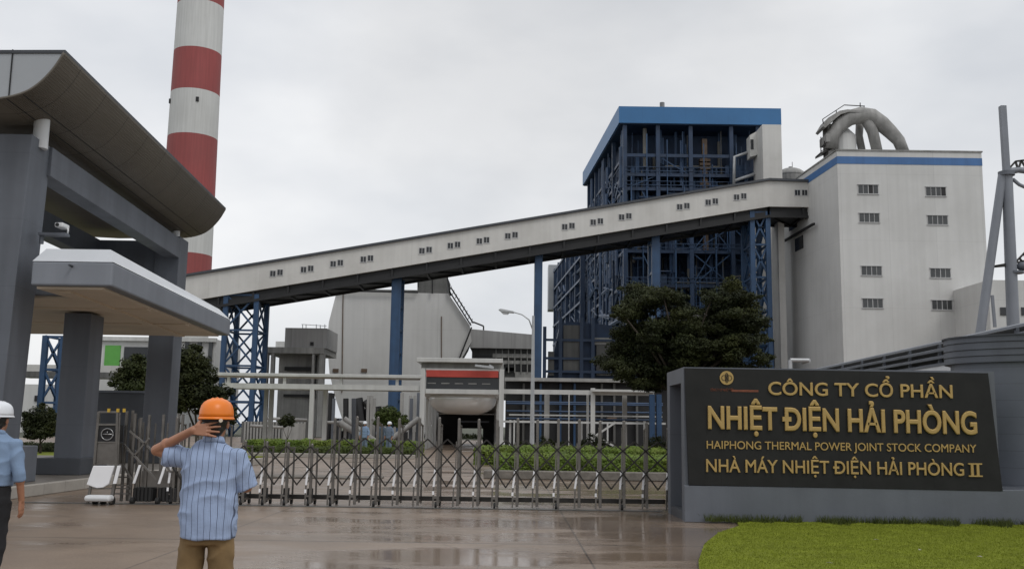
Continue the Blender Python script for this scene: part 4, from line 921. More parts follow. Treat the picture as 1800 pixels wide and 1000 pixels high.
o = g.build('roof_belly', 'ribbed', t, smooth=True); so_ = o.modifiers.new('solid', 'SOLIDIFY'); so_.thickness = .05; so_.offset = 0
# end fascia and top deck
g = MB(); pts = [p + Vector((0, .03, .02)) for p in belly]; g.prism([p for p in pts], (dr * .004)); g.build('fascia', 'alu', t)
g = MB(); g.prism([tipN + Vector((.02, .0, -.02)), belly[-1] + Vector((0, 0, .05)), belly[-1] + Vector((0, 0, .11)), tipN + Vector((.02, 0, .05))], dr); g.build('roof_deck', 'slate_dark', t)
x_s = P(19, 120, Y0r).x; g = MB(); g.box(x_s - .01, x_s + .01, Y0r + .005, Y0r + .03, P(19, 170, Y0r).z, P(19, 87, Y0r).z); g.build('fascia_joint', 'black', t)
# ribs under the belly (long seams)
g = MB()
for i in (16, 21):
    p = belly[i] + Vector((.0, .02, -.025)); g.beam(p, p + dr * .998, .018)
g.build('seam', 'black', t)
# fine slats
g = MB()
fine = smooth_pts(belly[:25], 3)
for i in range(2, len(fine) - 1, 2):
    p = fine[i] + Vector((.015, .02, -.022)); g.beam(p, p + dr * .998, .010, .008)
g.build('slat', 'ribbed', t, kind='stuff')
g = MB()   # inner shallow soffit between the pillars
g.prism([(xAr - .6, 21.2, zc + .42), (xC - .6, 35.2, zc + .42), (-17, 35.2, zc + .42), (-17, 21.2, zc + .42)], (0, 0, .1)); g.build('inner_ceiling', 'slate_dark', t)
for px, ya, yb, Y, r_ in ((70, 206, 262, 22.15, .17), (309, 390, 420, YC + .4, .13)):
    p = P(px, yb, Y); q = P(px, ya, Y); MB().tube((p.x, Y, p.z), (p.x, Y, q.z + .2), r_, r_, 20).build('stub_column', 'white_paint', t, smooth=True)

# lower canopy
c0z = P(190, 503, 21.4).z; c1z = P(200, 461, 21.4).z; c2z = P(187, 434, 21.4).z
cxr = P(196, 503, 21.4).x; cyf = 33.4; cxf = P(404, 588, cyf).x
t = thing('entrance_canopy', (cxr - 3, 27, zb), 'low grey canopy slab with cream underside fixed to the gatehouse pillars', 'canopy')
xn = P(55, 480, 21.4).x
out_ = [(xn, 21.4), (cxr, 21.4), (cxf, cyf), (-16.5, cyf), (-16.5, 23.2), (xn, 23.2)]
def ins(p, d): cx_, cy_ = -12.5, 27; v = Vector((p[0] - cx_, p[1] - cy_)); return (p[0] - v.x * d, p[1] - v.y * d)
g = MB(); g.prism([(x, y, c0z) for x, y in out_], (0, 0, c1z - c0z)); g.build('fascia', 'canopy_grey', t, bevel=.04)
ci = [(xn + .12, 21.75), (cxr - .22, 21.75), (cxf - .32, cyf - .3), (-16.2, cyf - .3), (-16.2, 23.4), (xn + .12, 23.4)]
n_ = 6; g = MB(); g.add([(x, y, c1z + .003) for x, y in out_] + [(x, y, c2z) for x, y in ci], [tuple(range(6, 12))] + [(i, (i + 1) % 6, 6 + (i + 1) % 6, 6 + i) for i in range(6)] + [tuple(reversed(range(6)))]); g.build('top_bevel', 'canopy_top', t)
si = [(xn + .05, 21.6), (cxr - .25, 21.6), (cxf - .3, cyf - .25), (-16.3, cyf - .25), (-16.3, 23.3), (xn + .05, 23.3)]
g = MB(); g.prism([(x, y, c0z - .05) for x, y in si], (0, 0, .05)); g.build('soffit', 'soffit', t)
g = MB()
for yy in (25.2, 29): g.box(-16.2, cxr - .35 + (cxf - cxr) * (yy - 21.4) / 12, yy, yy + .3, c0z - .085, c0z - .052)
g.beam((-9.95, 22, c0z - .07), (-11.0, 33, c0z - .07), .3, .036)
g.build('soffit_rib', 'soffit', t)
g = MB(); a = P(127, 468, 21.4); g.tube((a.x, 21.25, a.z), (a.x, 21.4, a.z), .025); g.build('drip_pipe', 'slate_dark', t)
g = MB(); q = P(246, 470, 26); g.ell((q.x - .1, 26, c2z), (.28, .28, .16), 16, 6, 0, 1); g.build('roof_dome', 'white_paint', t, smooth=True)
# CCTV
t = thing('security_camera', P(108, 412, 22.3), 'white security camera on a bracket beside the near pillar', 'camera')
a = P(70, 412, 22.3); b = P(118, 411, 22.3)
MB().box(a.x, b.x, 22.2, 22.45, a.z - .03, a.z + .03).build('shelf', 'slate', t); MB().tube((a.x + .05, 22.3, a.z - .22), (a.x + .05, 22.3, a.z), .05).build('socket', 'slate', t)
c_ = P(110, 398, 22.3); g = MB(); g.box(c_.x - .1, c_.x + .1, 22.1, 22.45, c_.z - .055, c_.z + .055); cb_ = g.build('housing', 'white_paint', t, bevel=.03)
MB().tube((c_.x - .03, 22.1, c_.z), (c_.x - .03, 22.085, c_.z), .042, .042, 16).build('lens', 'black', cb_)
MB().path([(c_.x + .07, 22.35, c_.z), (c_.x + .11, 22.35, c_.z - .08), (c_.x + .1, 22.35, a.z + .03)], .022, 8).build('stalk', 'white_paint', t, smooth=True)

# ================================================================= SIGN WALL
SY = 17.8
x0 = P(1203, 780, SY).x; z3 = P(1203, 645, SY).z; xr = P(1738, 660, SY).x
t = thing('sign_wall', (x0 + 3, 18.6, 0), 'grey entrance wall with black stone panel and gold company name', 'sign')
yb = 19.7; g = MB()
g.box(x0, xr + .1, SY, SY + .30, 0, z3); g.box(x0, xr + .1, yb - .32, yb, 0, z3 - .0); g.box(x0 + .001, xr + .1, SY + .3, yb - .32, z3 - .27, z3); g.box(x0 + 1.3, x0 + 1.6, SY + .3, yb - .32, 0, z3 - .27)
g.build('wall', 'slate', t)
MB().box(x0 + .01, x0 + 1.3, SY + .301, yb - .321, 0, .16).build('niche_step', 'slate_dark', t)
zp = P(1213, 852, SY).z
MB().box(x0 - .02, 16, SY - .05, SY - .003, 0, zp - .005).build('plinth', 'slate', t, bevel=.012)
MB().box(xr + .12, 16, SY, yb, 0, zp - .03).build('plinth_top', 'slate', t)
yp = SY - .06
c = [P(1203.5, 646.5, yp), P(1737, 655.5, yp), P(1763, 863, yp), P(1211, 852, yp)]
g = MB(); g.prism(c, (0, .058, 0)); g.build('stone_panel', 'granite', t, bevel=.004)
def textmesh(body, bevel=0.0):
    cu = bpy.data.curves.new('txt', 'FONT'); cu.body = body; cu.size = 1; cu.extrude = .02; cu.bevel_depth = bevel; cu.bevel_resolution = 1; cu.resolution_u = 5
    ob = bpy.data.objects.new('txt', cu); C.objects.link(ob); dg = bpy.context.evaluated_depsgraph_get(); me = bpy.data.meshes.new_from_object(ob.evaluated_get(dg))
    bpy.data.objects.remove(ob); return me
def ext(me): xs_ = [v.co.x for v in me.vertices]; return min(xs_), max(xs_)
def lettering(body, pxa, pxb, pyb, cap, off, depth, name='lettering', mm='gold', pyb2=None, bars=()):
    ref = textmesh('H', off); ys_ = [v.co.y for v in ref.vertices]; ch = max(ys_) - min(ys_); y_min = min(ys_)
    me = textmesh(body, off); xa_, xb_ = ext(me); vs_ = [v.co.copy() for v in me.vertices]; fs_ = [tuple(p.vertices) for p in me.polygons]
    zm = max(v.z for v in vs_)
    dw = ext(textmesh('D', off))
    for k in bars:       # the stroke through each crossed D
        xr_ = ext(textmesh(body[:k + 1], off))[1]; xl_ = xr_ - (dw[1] - dw[0]); o_ = len(vs_); yc_ = y_min + ch * .5; h_ = .055 + off * .6; z_ = zm + .004
        vs_ += [Vector(c) for c in ((xl_ - .10, yc_ - h_, -zm), (xl_ + .27, yc_ - h_, -zm), (xl_ + .27, yc_ + h_, -zm), (xl_ - .10, yc_ + h_, -zm), (xl_ - .10, yc_ - h_, z_), (xl_ + .27, yc_ - h_, z_), (xl_ + .27, yc_ + h_, z_), (xl_ - .10, yc_ + h_, z_))]
        fs_ += [tuple(i + o_ for i in f) for f in ((3, 2, 1, 0), (4, 5, 6, 7), (0, 1, 5, 4), (1, 2, 6, 5), (2, 3, 7, 6), (3, 0, 4, 7))]
    A_ = P(pxa, pyb, yp); B_ = P(pxb, pyb2 or pyb, yp); H_ = cap * yp / FPX / ch
    g = MB()
    for c in vs_:
        u = (c.x - xa_) / (xb_ - xa_); zz = (c.y - y_min) * H_; base = A_ + (B_ - A_) * u; dpt = (c.z + zm) / (2 * zm) * depth
        g.v.append(Vector((base.x, yp - .001 - dpt, base.z + zz)))
    g.f = fs_
    return g.build(name, mm, t)
lettering('CÔNG TY CỔ PHẦN', 1350, 1674, 694, 23, .016, .03, pyb2=700)
lettering('NHIỆT DIỆN HẢI PHÒNG', 1244, 1717, 754, 40.5, .032, .045, pyb2=764, bars=(6,))
lettering('HAIPHONG THERMAL POWER JOINT STOCK COMPANY', 1242, 1716, 788, 13.5, .006, .02, pyb2=795)
lettering('NHÀ MÁY NHIỆT DIỆN HẢI PHÒNG', 1241, 1694, 829, 22, .013, .03, pyb2=836, bars=(14,))
g = MB()
for px in (1708.5, 1718.5): a = P(px, 836, yp); b = P(px, 815, yp); g.box(a.x - .022, a.x + .022, yp - .03, yp, a.z, b.z)
a = P(1702, 836, yp); b = P(1725, 815, yp); g.box(a.x, b.x, yp - .031, yp, a.z - .012, a.z + .012); g.box(a.x, b.x, yp - .031, yp, b.z - .012, b.z + .012); g.build('numeral', 'gold', t)
# round emblem: disc with linked rings
e = P(1277, 664, yp); g = MB(); g.tube((e.x, yp - .02, e.z), (e.x, yp, e.z), .122, .122, 40); em = g.build('emblem', 'gold', t)
g = MB()
def ringy(cx_, cz_, rx, rz, w_=.012, n=28):
    pts = [Vector((cx_ + rx * math.cos(2 * math.pi * k / n), yp - .024, cz_ + rz * math.sin(2 * math.pi * k / n))) for k in range(n)]
    for k in range(n): g.beam(pts[k], pts[(k + 1) % n], .008, w_, up=(0, 0, 1)) if False else g.tube(pts[k], pts[(k + 1) % n], w_ / 2, w_ / 2, 6)
ringy(e.x, e.z, .028, .085); ringy(e.x - .045, e.z, .045, .045, .01); ringy(e.x + .045, e.z, .045, .045, .01); ringy(e.x, e.z, .012, .06, .008)
g.build('emblem_mark', 'granite', em)
lettering('CÔNG TY CP NHIỆT ĐIỆN', 1249, 1290, 687, 4.5, 0, .006, 'small_lettering', 'redmark', 687.5)
a = P(1286, 684.5, yp); b = P(1333, 689, yp); MB().box(a.x, b.x, yp - .008, yp, b.z, a.z).build('red_strip', 'redmark', t)
# ---- round guard room at the right
t = thing('guard_room', (12.95, 20.25, 0), 'round grey tiled guard room with a banded drum wall behind the sign', 'building')
cxg, cyg = 12.95, 20.25
zb0 = zat(1652, 641, 20.4); zb1 = zat(1652, 598, 20.4)
def oval(rx, ry, z, n=120): return [Vector((cxg + rx * math.cos(2 * math.pi * k / n), cyg + ry * math.sin(2 * math.pi * k / n), z)) for k in range(n)]
def oval_wall(name, rx, ry, z0, z1, mm):
    a, b = oval(rx, ry, z0), oval(rx, ry, z1); n = len(a)
    g = MB(); g.add(a + b + a + b, [(i, (i + 1) % n, n + (i + 1) % n, n + i) for i in range(n)] + [tuple(reversed(range(2 * n, 3 * n))), tuple(range(3 * n, 4 * n))])
    return g.build(name, mm, t, smooth=True)
oval_wall('lower_wall', 3.93, 1.88, 0, zb0, 'tile'); oval_wall('drum_band', 4.05, 2.0, zb0, zb1, 'slate'); oval_wall('coping', 4.08, 2.03, zb1, zb1 + .03, 'slate_dark')
for f in (.25, .5, .78):
    z = zb0 + (zb1 - zb0) * f; g = MB(); rr = oval(4.056, 2.006, z)
    for k in range(56, 120): g.beam(rr[k], rr[(k + 1) % 120], .012)
    g.build('groove', 'black', t)
# louvred parapet running back
t = thing('louvre_parapet', (10.4, 28, 0), 'long black and grey louvred roof parapet rising behind the sign wall', 'parapet')
def lv(Y): return 10.2 + .04 * (Y - 20)
zt = P(1800, 564, 19.8).z; Ye = 35.5
g = MB(); g.prism([(lv(17) + .25, 17, zt - .62), (lv(Ye) + .25, Ye, zt - .62), (lv(Ye) + .35, Ye, zt - .62), (lv(17) + .35, 17, zt - .62)], (0, 0, .56)); g.build('backing', 'black', t)
for k in range(4):
    z = zt - .04 - k * .175; g = MB(); g.prism([(lv(17), 17, z - .02), (lv(17) + .1, 17, z + .02), (lv(17) + .1, 17, z - .035), (lv(17), 17, z - .075)], (lv(Ye) - lv(17), Ye - 17, 0)); g.build('louvre', 'slate' if k else 'canopy_grey', t)
for k in range(9):
    Y = 18.2 + k * 2.05; MB().box(lv(Y) + .1, lv(Y) + .17, Y, Y + .07, zt - .6, zt - .05).build('post', 'slate', t)
g = MB(); g.prism([(lv(22) + .02, 22.2, zt - .82), (lv(Ye) + .02, Ye, zt - .82), (lv(Ye) + .2, Ye, zt - .82), (lv(22) + .2, 22.2, zt - .82)], (0, 0, .19)); g.build('fascia', 'canopy_top', t)
g = MB(); g.prism([(lv(26) + .4, 26.3, 0), (lv(Ye) + .4, Ye, 0), (16, Ye, 0), (16, 26.3, 0)], (0, 0, zt - .83)); g.build('room_wall', 'slate', t)

# ---- masts on the far right
MY = 52.0
t = thing('steel_mast', (P(1785, 600, MY).x, MY, 0), 'tall grey tubular mast with leaning stay leg and truss arms', 'mast')
q = lambda a, b: P(a, b, MY)
MB().tube((q(1788, 760).x, MY, 0), q(1770, 303), .36, .27, 20).build('main_tube', 'canopy_grey', t, smooth=True)
MB().beam(q(1770, 315), q(1762, 187), .3, .3).build('top_post', 'canopy_grey', t)
g = MB(); g.tube(q(1724, 580), q(1762, 308), .24, .22, 16); pL = q(1724, 580); dL = (q(1724, 580) - q(1762, 308)).normalized(); g.tube(pL, pL + dL * (pL.z / -dL.z), .24, .24, 16); g.build('stay_leg', 'canopy_grey', t, smooth=True)
g = MB(); p_ = q(1769, 306); g.tube(p_ - Vector((0, 0, .1)), p_ + Vector((0, 0, .12)), .42, .42, 20); g.build('collar', 'slate', t)
p_ = q(1785, 479); g = MB(); g.tube(p_ - Vector((0, 0, .06)), p_ + Vector((0, 0, .06)), .42, .42, 20); g.build('collar', 'slate', t)
g = MB(); g.path([q(1765, 306), q(1778, 301), q(1790, 299), q(1815, 302)], [.2, .18, .16, .16], 10); g.path([q(1780, 315), q(1792, 325), q(1815, 335)], [.1, .1, .1], 8); g.build('arm', 'canopy_grey', t, smooth=True)
for nm, segs in (('upper_truss', (((1768, 303), (1785, 284)), ((1785, 284), (1815, 280)), ((1785, 284), (1790, 299)), ((1795, 282), (1790, 299)), ((1795, 282), (1806, 300)), ((1790, 299), (1806, 300)), ((1768, 303), (1790, 299)))),
                 ('stay_strut', (((1736, 470), (1785, 466)), ((1736, 470), (1785, 461)))), ('upper_strut', (((1749, 362), (1776, 363)),)),
                 ('lower_truss', (((1778, 468), (1815, 430)), ((1778, 468), (1815, 468)), ((1792, 454), (1803, 468)), ((1800, 446), (1810, 468)), ((1785, 462), (1815, 455))))):
    g = MB()
    for a, b in segs: g.beam(q(*a), q(*b), .09)
    g.build(nm, 'steel_dark', t)
g = MB(); c_ = q(1797, 468); g.ell(c_, (.3, .3, .24), 14, 8); g.build('cable_drum', 'slate', t, smooth=True)
t = thing('far_warehouse', (P(1770, 560, 100).x, 100, 0), 'pale low warehouse behind the tubular mast', 'building')
g = MB(); a = P(1737, 492, 100); b = P(1900, 490, 100); g.box(a.x, b.x, 100, 112, 0, a.z); g.build('wall', 'clad', t)
for px in (1765, 1802): c_ = P(px, 547, 99.9); MB().box(c_.x - .35, c_.x + .35, 99.9, 100.05, c_.z - .4, c_.z + .4).build('window', 'dark_glass', t)
t = tag(MB().beam(P(1749, 575, 60), P(1744, 519, 60), .15).build('slanted_rod', 'canopy_grey'), 'thin grey slanted rod rising behind the louvres', 'rod')

# ================================================================= FOLDING GATE
GYt = 20.0
SC = GYt / FPX
t = thing('folding_gate', (P(800, 885, GYt).x, GYt, 0), 'long stainless steel folding gate with crossed bars across the drive', 'gate')
pxs = [300, 343, 384, 423, 461, 499, 541, 580, 619, 656, 694, 730, 765, 800, 835, 868, 904, 939, 976, 1013, 1050, 1092, 1132, 1174]
xsg = [xat(p, GYt, .4) for p in pxs]
rg = random.Random(4)
for i, x in enumerate(xsg):
    tall = 1.73 if i > 6 else (1.22 if i > 2 else 1.7)
    tall += rg.uniform(-.03, .03)
    lean = rg.uniform(-.012, .012)
    xx = x + .055; g = MB()
    g.box(xx - .026, xx + .028, GYt - .025, GYt + .025, .05, tall)
    g.box(xx - .018 + .02, xx + .018 + .02, GYt + .46, GYt + .49, .05, tall * .93)
    g.beam((xx, GYt + .02, tall - .08), (xx + .02, GYt + .46, tall * .93 - .03), .03); g.beam((xx, GYt, .12), (xx + .02, GYt + .47, .12), .045)
    g.tube((xx, GYt, tall), (xx, GYt, tall + .02), .028, .02, 10)
    post = g.build('post', 'steel', t, bevel=.004)
    g = MB(); z1_, z0_ = .76, .41; g.hexa([(x - .05 , GYt - .05, z0_), (x - .008, GYt - .05, z0_), (x - .008, GYt - .02, z0_), (x - .05, GYt - .02, z0_)], [(x - .018 + lean, GYt - .05, z1_), (x + .026 + lean, GYt - .05, z1_), (x + .026 + lean, GYt - .02, z1_), (x - .018 + lean, GYt - .02, z1_)]); g.build('reflector', 'reflector', post, bevel=.008)
    g = MB(); g.hexa([(x - .05, GYt - .045, .03), (x - .02, GYt - .045, .03), (x - .02, GYt - .02, .03), (x - .05, GYt - .02, .03)], [(x - .042, GYt - .045, .41), (x - .014, GYt - .045, .41), (x - .014, GYt - .02, .41), (x - .042, GYt - .02, .41)])
    g.beam((x - .035, GYt - .03, .2), (xx, GYt, .2), .03); g.beam((x - .02, GYt - .02, .45), (xx, GYt, .55), .03); g.hexa([(x - .01, GYt - .04, .76), (x + .016, GYt - .04, .76), (x + .016, GYt - .02, .76), (x - .01, GYt - .02, .76)], [(x + .0, GYt - .03, 1.3), (x + .02, GYt - .03, 1.3), (x + .02, GYt - .015, 1.3), (x + .0, GYt - .015, 1.3)] ); g.build('side_strut', 'steel', post)
    if i % 2 == 0:
        MB().box(x - .055, x - .015, GYt - .052, GYt - .046, .26, .33).build('marker', 'reflector', post)
    if i < 8 or i % 3 == 0:
        g = MB(); g.tube((xx - .02, GYt + .01, .065), (xx - .06, GYt + .01, .065), .06, .06, 16); g.build('wheel', 'rubber', post); MB().tube((xx + .03, GYt + .46, .065), (xx - .01, GYt + .46, .065), .06, .06, 16).build('wheel', 'rubber', post)
        if i < 8: MB().box(xx - .07, xx + .02, GYt + .03, GYt + .2, .06, .34).build('wheel_housing', 'rubber', post)
for i in range(len(xsg) - 1):
    a, b = xsg[i] + .03, xsg[i + 1] + .03; md = (a + b) / 2; g = MB()
    zA, zB_ = 1.16, .72
    br = .028; y = GYt - .03
    for (p0_, p1_) in (((a, zB_), (b, zA)), ((a, zA), (b, zB_))): g.beam((p0_[0], y, p0_[1]), (p1_[0], y, p1_[1]), .012, br); y -= .014
    g.beam((a, y, zB_), (md, y, .42), .012, br); g.beam((b, y - .014, zB_), (md, y - .014, .42), .012, br)
    if i > 6: g.beam((a, y, zA), (md, y, 1.34), .012, br); g.beam((b, y - .014, zA), (md, y - .014, 1.34), .012, br)
    g.tube((md, GYt - .08, (zA + zB_) / 2), (md, GYt - .02, (zA + zB_) / 2), .014, .014, 8); g.tube((md, GYt - .08, .42), (md, GYt - .02, .42), .014, .014, 8)
    g.build('lattice_bar', 'steel_dark', t)
g = MB(); g.beam((xsg[0], GYt + .35, .16), (xsg[-1], GYt + .35, .16), .05, .09); g.build('bottom_bar', 'steel_dark', t)
# folded pack and motor head
g = MB()
for px, tz_ in ((212, 1.72), (219, 1.78), (226, 1.8), (234, 1.74), (241, 1.66), (256, 1.72), (278, 1.73), (305, 1.75), (318, 1.74)):
    x = xat(px, GYt, 1); g.box(x - .024, x + .024, GYt - .03 + .1 * (px % 3), GYt + .02 + .1 * (px % 3), .05, tz_ + .02)
    g.box(x - .016, x + .016, GYt + .45, GYt + .48, .05, tz_ - .15)
g.build('folded_post', 'steel', t, bevel=.004)
g = MB()
for a, b in (((217, 780), (276, 844)), ((228, 757), (255, 780)), ((258, 783), (296, 816)), ((236, 800), (262, 770)), ((215, 815), (232, 842)), ((276, 790), (300, 830))): g.beam(P(*a, GYt - .1), P(*b, GYt - .1), .03, .035)
for z_ in (.2, .36, .52, .3): g.beam((xat(206, GYt, .4), GYt - .08, z_), (xat(230, GYt, .4), GYt - .08, z_), .025)
g.build('folded_brace', 'steel', t)
for px in (247, 291):
    x = xat(px, GYt, .6); g = MB(); y = GYt - .14
    g.hexa([(x - .10, y, .40), (x - .05, y, .40), (x - .05, y + .03, .40), (x - .10, y + .03, .40)], [(x - .0, y, .76), (x + .05, y, .76), (x + .05, y + .03, .76), (x - .0, y + .03, .76)]); g.build('reflector', 'reflector', t, bevel=.008)
    g = MB(); 
    for k in range(5): g.box(x - .1 + k * .075, x - .05 + k * .075, GYt - .05, GYt + .3, .05, .32)
    g.box(x - .12, x + .27, GYt - .02, GYt + .25, .06, .3); g.tube((x - .13, GYt - .08, .07), (x - .06, GYt - .08, .07), .065, .065, 14); g.build('wheel_box', 'rubber', t, bevel=.006)
g = MB(); g.box(xat(245, GYt, .5), xat(330, GYt, .5), GYt + .1, GYt + .14, .32, .64); g.build('infill_sheet', 'steel', t)
# motor head
q = lambda a, b, Y=19.7: P(a, b, Y)
t2 = thing('gate_motor_unit', (P(182, 885, 19.8).x, 19.8, 0), 'upright steel drive unit with white shield at the left end of the gate', 'gate motor')
g = MB()
for a, b, w_ in (((174, 723), (166, 818), .05), ((207, 723), (204, 818), .05), ((211, 725), (207, 818), .03), ((166, 818), (154, 884), .05), ((207, 818), (195, 884), .06), ((174, 724), (207, 724), .04), ((172, 746), (206, 746), .04), ((171, 777), (205, 777), .03), ((154, 858), (196, 858), .03)): g.beam(q(*a), q(*b), w_)
for a, b in (((174, 723), (170, 818)), ((207, 723), (204, 818))): g.beam(P(*a, 20.2), P(*b, 20.2), .05)
g.build('frame', 'steel', t2, bevel=.004)
g = MB(); g.prism([q(173, 747), q(205, 747), q(204, 777), q(171, 777)], (0, .35, 0)); hb = g.build('control_box', 'black', t2)
g = MB(); ctr = q(188.5, 763, 19.68)
g.path([ctr + Vector((.115 * math.cos(a), 0, .11 * math.sin(a) + .0)) * (1 if True else 1) for a in [math.pi * 2 * k / 24 for k in range(25)]], .013, 6); g.beam(ctr + Vector((-.11, 0, .0)), ctr + Vector((.11, 0, .0)), .012, .022); g.beam(ctr + Vector((0, 0, 0)), ctr + Vector((0, 0, .06)), .012, .015)
g.build('badge', 'steel_lt', hb, smooth=True)
g = MB(); g.prism([q(171, 778), q(205, 778), q(204, 816), q(167, 816)], (0, .3, 0)); g.build('body_panel', 'steel', t2)
g = MB(); g.prism([q(166, 818), q(203, 818), q(193, 850), q(183, 856), q(172, 857), q(154, 851)], (0, -.06, 0)); g.build('shield', 'reflector', t2, bevel=.012)
g = MB(); g.prism([q(206, 818, 19.62), q(212, 818, 19.62), q(204, 850, 19.62), q(198, 850, 19.62)], (0, .03, 0)); g.build('shield_strip', 'reflector', t2, bevel=.006)
g = MB(); a = q(156, 874); b = q(202, 874); g.box(a.x, b.x, 19.45, 19.7, a.z - .06, a.z + .06); g.build('bumper', 'white_paint', t2, bevel=.05)
g = MB()
for px in (166, 180, 195): x = q(px, 880).x; MB().tube((x - .04, 19.75, .075), (x + .04, 19.75, .075), .072, .072, 18).build('wheel', 'rubber', t2)
g = MB(); 
for px in (192, 208, 219): c_ = q(px, 721); g.box(c_.x - .022, c_.x + .022, 19.66, 19.7, c_.z - .035, c_.z + .035)
g.build('warning_lens', 'ochre', t2)

# ================================================================= PEOPLE
def remesh(mb, name, voxel, sm=4, folds=None, m='skin', parent=None, off=Vector((0, 0, 0)), rot=0):
    me = mb.mesh('tmp'); ob = bpy.data.objects.new('tmp', me); C.objects.link(ob)
    r = ob.modifiers.new('r', 'REMESH'); r.mode = 'VOXEL'; r.voxel_size = voxel
    s_ = ob.modifiers.new('s', 'SMOOTH'); s_.iterations = sm; s_.factor = .6
    dg = bpy.context.evaluated_depsgraph_get(); me2 = bpy.data.meshes.new_from_object(ob.evaluated_get(dg)); bpy.data.objects.remove(ob)
    me2.name = name
    if folds:
        me2.calc_loop_triangles(); nr = [v.normal.copy() for v in me2.vertices]
        for v, n_ in zip(me2.vertices, nr): v.co += n_ * folds(v.co)
    me2.materials.clear(); me2.materials.append(M[m])
    for p in me2.polygons: p.use_smooth = True
    o = bpy.data.objects.new(name, me2); C.objects.link(o); o.parent = parent; return o
def ring(cx_, cy_, z, rx, ry, n=24, p=2.3, tilt=None):
    o = []
    for k in range(n):
        a = 2 * math.pi * k / n; c_, s_ = math.cos(a), math.sin(a)
        o.append(Vector((cx_ + rx * math.copysign(abs(c_) ** (2 / p), c_), cy_ + ry * math.copysign(abs(s_) ** (2 / p), s_), z)))
    return o
def limb(mb, pts, rs, n=14):
    for i in range(len(pts) - 1): mb.tube(pts[i], pts[i + 1], rs[i], rs[i + 1], n); mb.ell(pts[i + 1], (rs[i + 1],) * 3, 12, 8)
    mb.ell(pts[0], (rs[0],) * 3, 12, 8)
def hand(mb, wrist, dirv, palm_n, side, spread=.12, curl=.5, s=1.0):
    d = Vector(dirv).normalized(); n_ = Vector(palm_n); n_ = (n_ - d * n_.dot(d)).normalized(); sd_ = d.cross(n_).normalized() * side
    w_ = Vector(wrist); kn = w_ + d * .085 * s
    # palm as a flattened slab
    g = [w_ - sd_ * .026 * s - n_ * .012 * s, w_ + sd_ * .026 * s - n_ * .012 * s, w_ + sd_ * .026 * s + n_ * .012 * s, w_ - sd_ * .026 * s + n_ * .012 * s]
    h = [kn - sd_ * .040 * s - n_ * .011 * s, kn + sd_ * .040 * s - n_ * .011 * s, kn + sd_ * .040 * s + n_ * .011 * s, kn - sd_ * .040 * s + n_ * .011 * s]
    mb.hexa(g, h)
    for i, ln in enumerate((.068, .078, .073, .056)):
        o = (.5 - i / 3) * 2; b = kn + sd_ * .030 * o * s; dd = (d + sd_ * spread * o).normalized()
        p1 = b + dd * ln * .42 * s; p2 = p1 + (dd + n_ * curl * .6).normalized() * ln * .33 * s; p3 = p2 + (dd + n_ * curl * 1.3).normalized() * ln * .28 * s
        limb(mb, [b - dd * .02 * s, p1, p2, p3], [.0092 * s, .0085 * s, .0078 * s, .0068 * s], 10)
    tb = w_ + d * .025 * s + sd_ * .024 * s; t1 = tb + (d * .5 + sd_ * .8 + n_ * .3).normalized() * .04 * s; t2_ = t1 + (d * .9 + sd_ * .35 + n_ * .4).normalized() * .034 * s; t3 = t2_ + (d + n_ * .4).normalized() * .024 * s
    limb(mb, [tb, t1, t2_, t3], [.014 * s, .011 * s, .010 * s, .0085 * s], 10)
def head(mb, c, s=1.0):
    c = Vector(c)
    mb.ell(c + Vector((0, -.012, .02)) * s, (.074 * s, .094 * s, .100 * s), 24, 16)                 # skull
    mb.ell(c + Vector((0, .03, -.045)) * s, (.056 * s, .062 * s, .075 * s), 20, 12)              # jaw
    mb.ell(c + Vector((0, .078, -.095)) * s, (.024 * s, .02 * s, .018 * s), 12, 8)                # chin
    mb.hexa([c + Vector((-.018, .085, -.045)) * s, c + Vector((.018, .085, -.045)) * s, c + Vector((.011, .112, -.04)) * s, c + Vector((-.011, .112, -.04)) * s], [c + Vector((-.008, .082, .012)) * s, c + Vector((.008, .082, .012)) * s, c + Vector((.005, .09, .012)) * s, c + Vector((-.005, .09, .012)) * s])  # nose
    mb.ell(c + Vector((0, .088, -.068)) * s, (.022 * s, .012 * s, .009 * s), 12, 8)                # mouth
    for sx in (-1, 1):
        mb.ell(c + Vector((sx * .078, -.005, -.012)) * s, (.012 * s, .02 * s, .033 * s), 12, 8)    # ears
        mb.ell(c + Vector((sx * .03, .08, .005)) * s, (.014 * s, .012 * s, .01 * s), 10, 6)      # eye mounds
        mb.ell(c + Vector((sx * .03, .08, .024)) * s, (.02 * s, .012 * s, .006 * s), 10, 6)
def fold_fn(amp, seed, long=False):
    def f(co):
        q = Vector((co.x * 5 + co.z * 3.5, co.y * 4, co.z * 6 - co.x * 3)) + Vector((seed, 0, 0))
        r = 1 - abs(noise.noise(q)) * 2.2
        b = noise.noise(Vector((co.x * 14 + seed, co.y * 10, co.z * 11 + co.x * 6)))
        return amp * (.8 * r * abs(r) + .35 * b)
    return f
